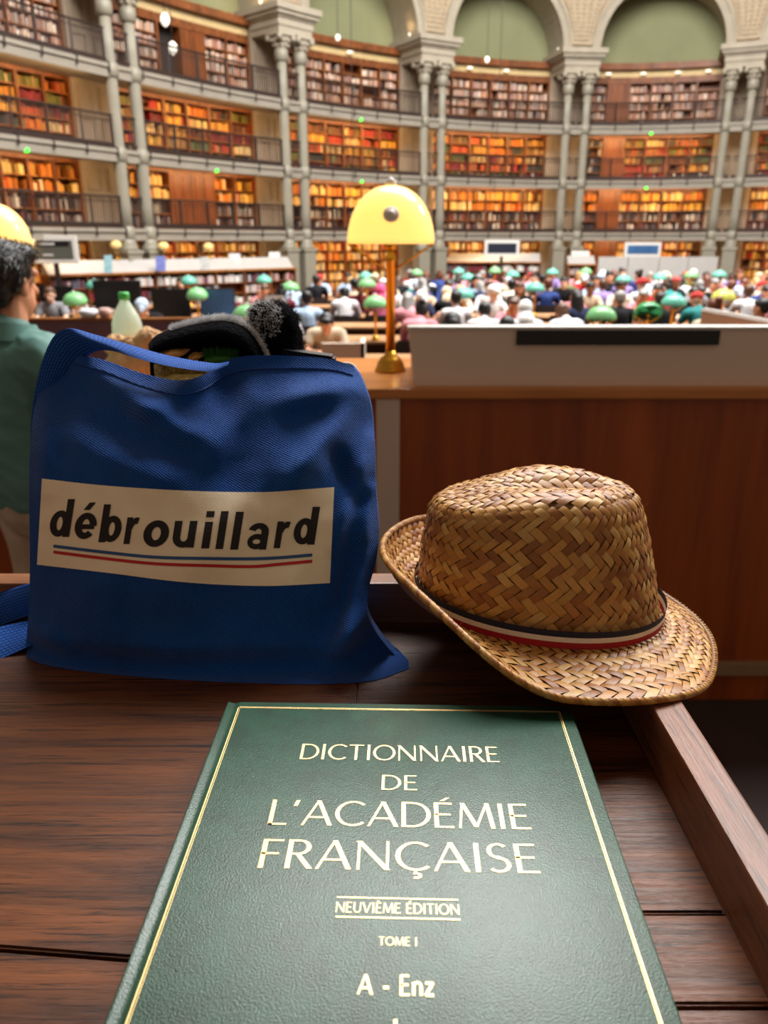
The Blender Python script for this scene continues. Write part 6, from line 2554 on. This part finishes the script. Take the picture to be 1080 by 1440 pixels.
def fd_normal(S, p, q, e=0.002):
    a = S(p + e, q) - S(p - e, q)
    b = S(p, q + e) - S(p, q - e)
    n = a.cross(b)
    return n.normalized() if n.length > 1e-12 else Vector((0, 0, 1))

SR_ = random.Random(21)
def straw_col():
    base = SR_.choice([(198, 142, 70), (204, 152, 80), (188, 130, 62), (178, 118, 54), (210, 164, 96), (168, 108, 48), (194, 140, 72), (154, 96, 44)])
    f = SR_.uniform(0.86, 1.1)
    return tuple(min(1, c * f) for c in lin(base))

def weave(mb, S, inside, n0, n1, m0, m1, cx, cy, periodic, lift=0.0010, flip=False):
    """2/2 twill of flat straws: every visible float is one curved strip"""
    for n in range(n0, n1):
        for mm in range(m0, m1):
            if (mm + n) % 2:
                continue
            r_ = n % 4
            if r_ == 0:
                di, dj = (1, 0), (0, 1)
            elif r_ == 3:
                di, dj = (0, 1), (1, 0)
            else:
                continue
            i, j = (mm + n) // 2, (mm - n) // 2
            ca, cb = i + di[0] + dj[0] * .5, j + di[1] + dj[1] * .5
            if not inside((ca + cb) * cx, (ca - cb) * cy):
                continue
            col = straw_col()
            jit = SR_.uniform(-0.0003, 0.0006)
            w0, w1, e0, e1 = SR_.uniform(0.0, 0.08), SR_.uniform(0.9, 1.0), SR_.uniform(-0.2, -0.02), SR_.uniform(2.0, 2.2)
            sk_ = SR_.uniform(-0.07, 0.07)
            NL, NW = 6, 2
            vs = []
            for a in range(NL + 1):
                t = a / NL
                for b in range(NW + 1):
                    s = b / NW
                    tt = e0 + (e1 - e0) * t
                    ss = w0 + (w1 - w0) * s + sk_ * (t - 0.5)
                    ii = i + di[0] * tt + dj[0] * ss
                    jj = j + di[1] * tt + dj[1] * ss
                    p, q = (ii + jj) * cx, (ii - jj) * cy
                    N = fd_normal(S, p, q)
                    if flip:
                        N = -N
                    h = lift * (math.sin(PI * min(1, max(0, t))) ** 0.55) - 0.0006 + 0.00035 * math.sin(PI * s) + jit * math.sin(PI * t)
                    vs.append(S(p, q) + N * h)
            fs = []
            for a in range(NL):
                for b in range(NW):
                    k = a * (NW + 1) + b
                    f = (k, k + NW + 1, k + NW + 2, k + 1)
                    fs.append(f)
            mb.add([hw(v) for v in vs], fs, 0, col)

hat = thing('straw_hat', hw((0, 0, 0)), 'woven straw trilby hat with a blue white and red ribbon, resting on the table corner', 'hat')
CELL = 0.0063
# crown
circ = 2 * PI * math.sqrt((0.098 ** 2 + 0.074 ** 2) / 2)
Mn = int(round(circ / (CELL * 1.414) * 2 / 2) * 2)
cx = circ / Mn
cy = CELL * 0.66
crn = MB()
Sside = lambda p, q: crown_side(2 * PI * p / circ, max(0.0, min(1.0, q / 0.1)))
weave(crn, Sside, lambda p, q: -0.004 < q < 0.1012, -3, int(0.104 / cy) + 2, 0, Mn, cx, cy, True)
def Stop(p, q):
    th = math.atan2(q, p)
    x, y = side_R(th, 1.0)
    rho = math.hypot(p, q) / max(1e-6, math.hypot(x, y) * 0.945)
    if rho > 1.0:
        v = crown_top(th, 1.0)
        return Vector((v.x * min(rho, 1.08), v.y * min(rho, 1.08), v.z - 0.10 * (rho - 1)))
    return crown_top(th, rho)
def in_top(p, q):
    th = math.atan2(q, p)
    x, y = side_R(th, 1.0)
    return math.hypot(p, q) < 1.035 * math.hypot(x, y) * 0.945
ct = CELL * 0.62
weave(crn, Stop, in_top, -40, 40, -44, 44, ct, ct, False)
# stray broken straws
for _ in range(46):
    th = SR_.uniform(-2.6, 0.5)
    w = SR_.uniform(0.15, 0.98)
    p = brim_pt(th, w) if SR_.random() < .65 else crown_side(th, SR_.uniform(0.85, 1.0))
    d = Vector((SR_.uniform(-1, 1), SR_.uniform(-1, 1), SR_.uniform(0.1, 0.8))).normalized()
    s = d.orthogonal().normalized() * 0.0004
    l = SR_.uniform(0.003, 0.008)
    crn.add([hw(p - s), hw(p + s), hw(p + d * l + s * .3 + Vector((0, 0, .001))), hw(p + d * l - s * .3 + Vector((0, 0, .001)))], [(0, 1, 2, 3)], 0, straw_col())
crown_o = crn.build('crown', M['straw'], hat, smooth=True)
m = MB()
dn = lambda P_, c_: P_ + (c_ - P_).normalized() * 0.0026
cc_ = Vector((0, 0, 0.045))
m.grid(lambda u, v: hw(dn(crown_side(2 * PI * u, v), cc_)), 96, 20)
m.grid(lambda u, v: hw(dn(crown_top(2 * PI * u, 1 - v * 0.999), cc_)), 96, 20)
m.build('lining', M['straw_under'], crown_o, smooth=True)
# brim
bw = 0.058
circb = 2 * PI * math.sqrt((0.130 ** 2 + 0.112 ** 2) / 2)
Mb = int(round(circb / (CELL * 0.74) / 2) * 2)
cxb = circb / Mb
cyb = CELL * 0.56
brm = MB()
Sb = lambda p, q: brim_pt(2 * PI * p / circb, max(0.0, min(1.05, q / bw)))
weave(brm, Sb, lambda p, q: 0.0 < q < bw * 0.97, -2, int(bw / cyb) + 2, 0, Mb, cxb, cyb, True, flip=True)
# underside
Sb2 = lambda p, q: brim_pt(2 * PI * p / circb, max(0.0, min(1.05, q / bw))) + Vector((0, 0, -0.0022))
brm.grid(lambda u, v: hw(brim_pt(2 * PI * u, v) + Vector((0, 0, -0.0010))), 110, 10, flip=True)
n_under = len(brm.f)
brm.c = [c if c is not None else lin((150, 104, 56)) for c in brm.c]
brim_o = brm.build('brim', M['straw'], hat, smooth=True)
# plaited edge of the brim
m = MB()
NE = 190
for i in range(NE):
    a0 = 2 * PI * i / NE
    col = straw_col()
    vs = []
    for a in range(6):
        t = a / 5
        th = a0 + t * 2.1 * 2 * PI / NE
        c = brim_pt(th, 1.0)
        d1 = (brim_pt(th, 1.0) - brim_pt(th, 0.93)).normalized()
        tg = (brim_pt(th + 0.01, 1.0) - c).normalized()
        nn = tg.cross(d1).normalized()
        for b in range(4):
            s = b / 3
            ang = -2.2 + 4.4 * t * 0.55 + s * 1.9
            rad = 0.0027 + 0.0003 * math.sin(PI * t)
            vs.append(c + d1 * (rad * math.cos(ang)) + nn * (rad * math.sin(ang)))
    fs = []
    for a in range(5):
        for b in range(3):
            k = a * 4 + b
            fs.append((k, k + 1, k + 5, k + 4))
    m.add([hw(v) for v in vs], fs, 0, col)
ring = [hw(brim_pt(2 * PI * i / 120, 1.0)) for i in range(120)]
m.tube(ring, 0.0021, 8, closed=True)
m.c = [c if c is not None else lin((140, 96, 52)) for c in m.c]
m.build('brim_edge', M['straw'], brim_o, smooth=True)
# tricolour ribbon
rb = thing('hat_band', hw((0, 0, 0)), None, None)
bpy.data.objects.remove(rb)
M['ribbon_navy'] = mottled('ribbon_navy', lin((16, 22, 52)), 0.1, 300, 0.7)
M['ribbon_white'] = mottled('ribbon_white', lin((232, 222, 212)), 0.05, 300, 0.7)
M['ribbon_red'] = mottled('ribbon_red', lin((170, 22, 34)), 0.1, 300, 0.7)
m = MB()
nn_ = 120
for (z0, z1, mi) in ((0.0095, 0.0145, 0), (0.0055, 0.0095, 1), (0.0005, 0.0055, 2)):
    vs, fs = [], []
    for i in range(nn_):
        th = 2 * PI * i / nn_
        x, y = side_R(th, 0.0)
        k = 1.034
        for z in (z0, z1):
            vs.append(hw((x * k, y * k, z + 0.0006 * math.sin(3 * th))))
    for i in range(nn_):
        j = (i + 1) % nn_
        fs.append((2 * i, 2 * j, 2 * j + 1, 2 * i + 1))
    m.add(vs, fs, mi)
m.build('ribbon', [M['ribbon_navy'], M['ribbon_white'], M['ribbon_red']], hat, smooth=True)
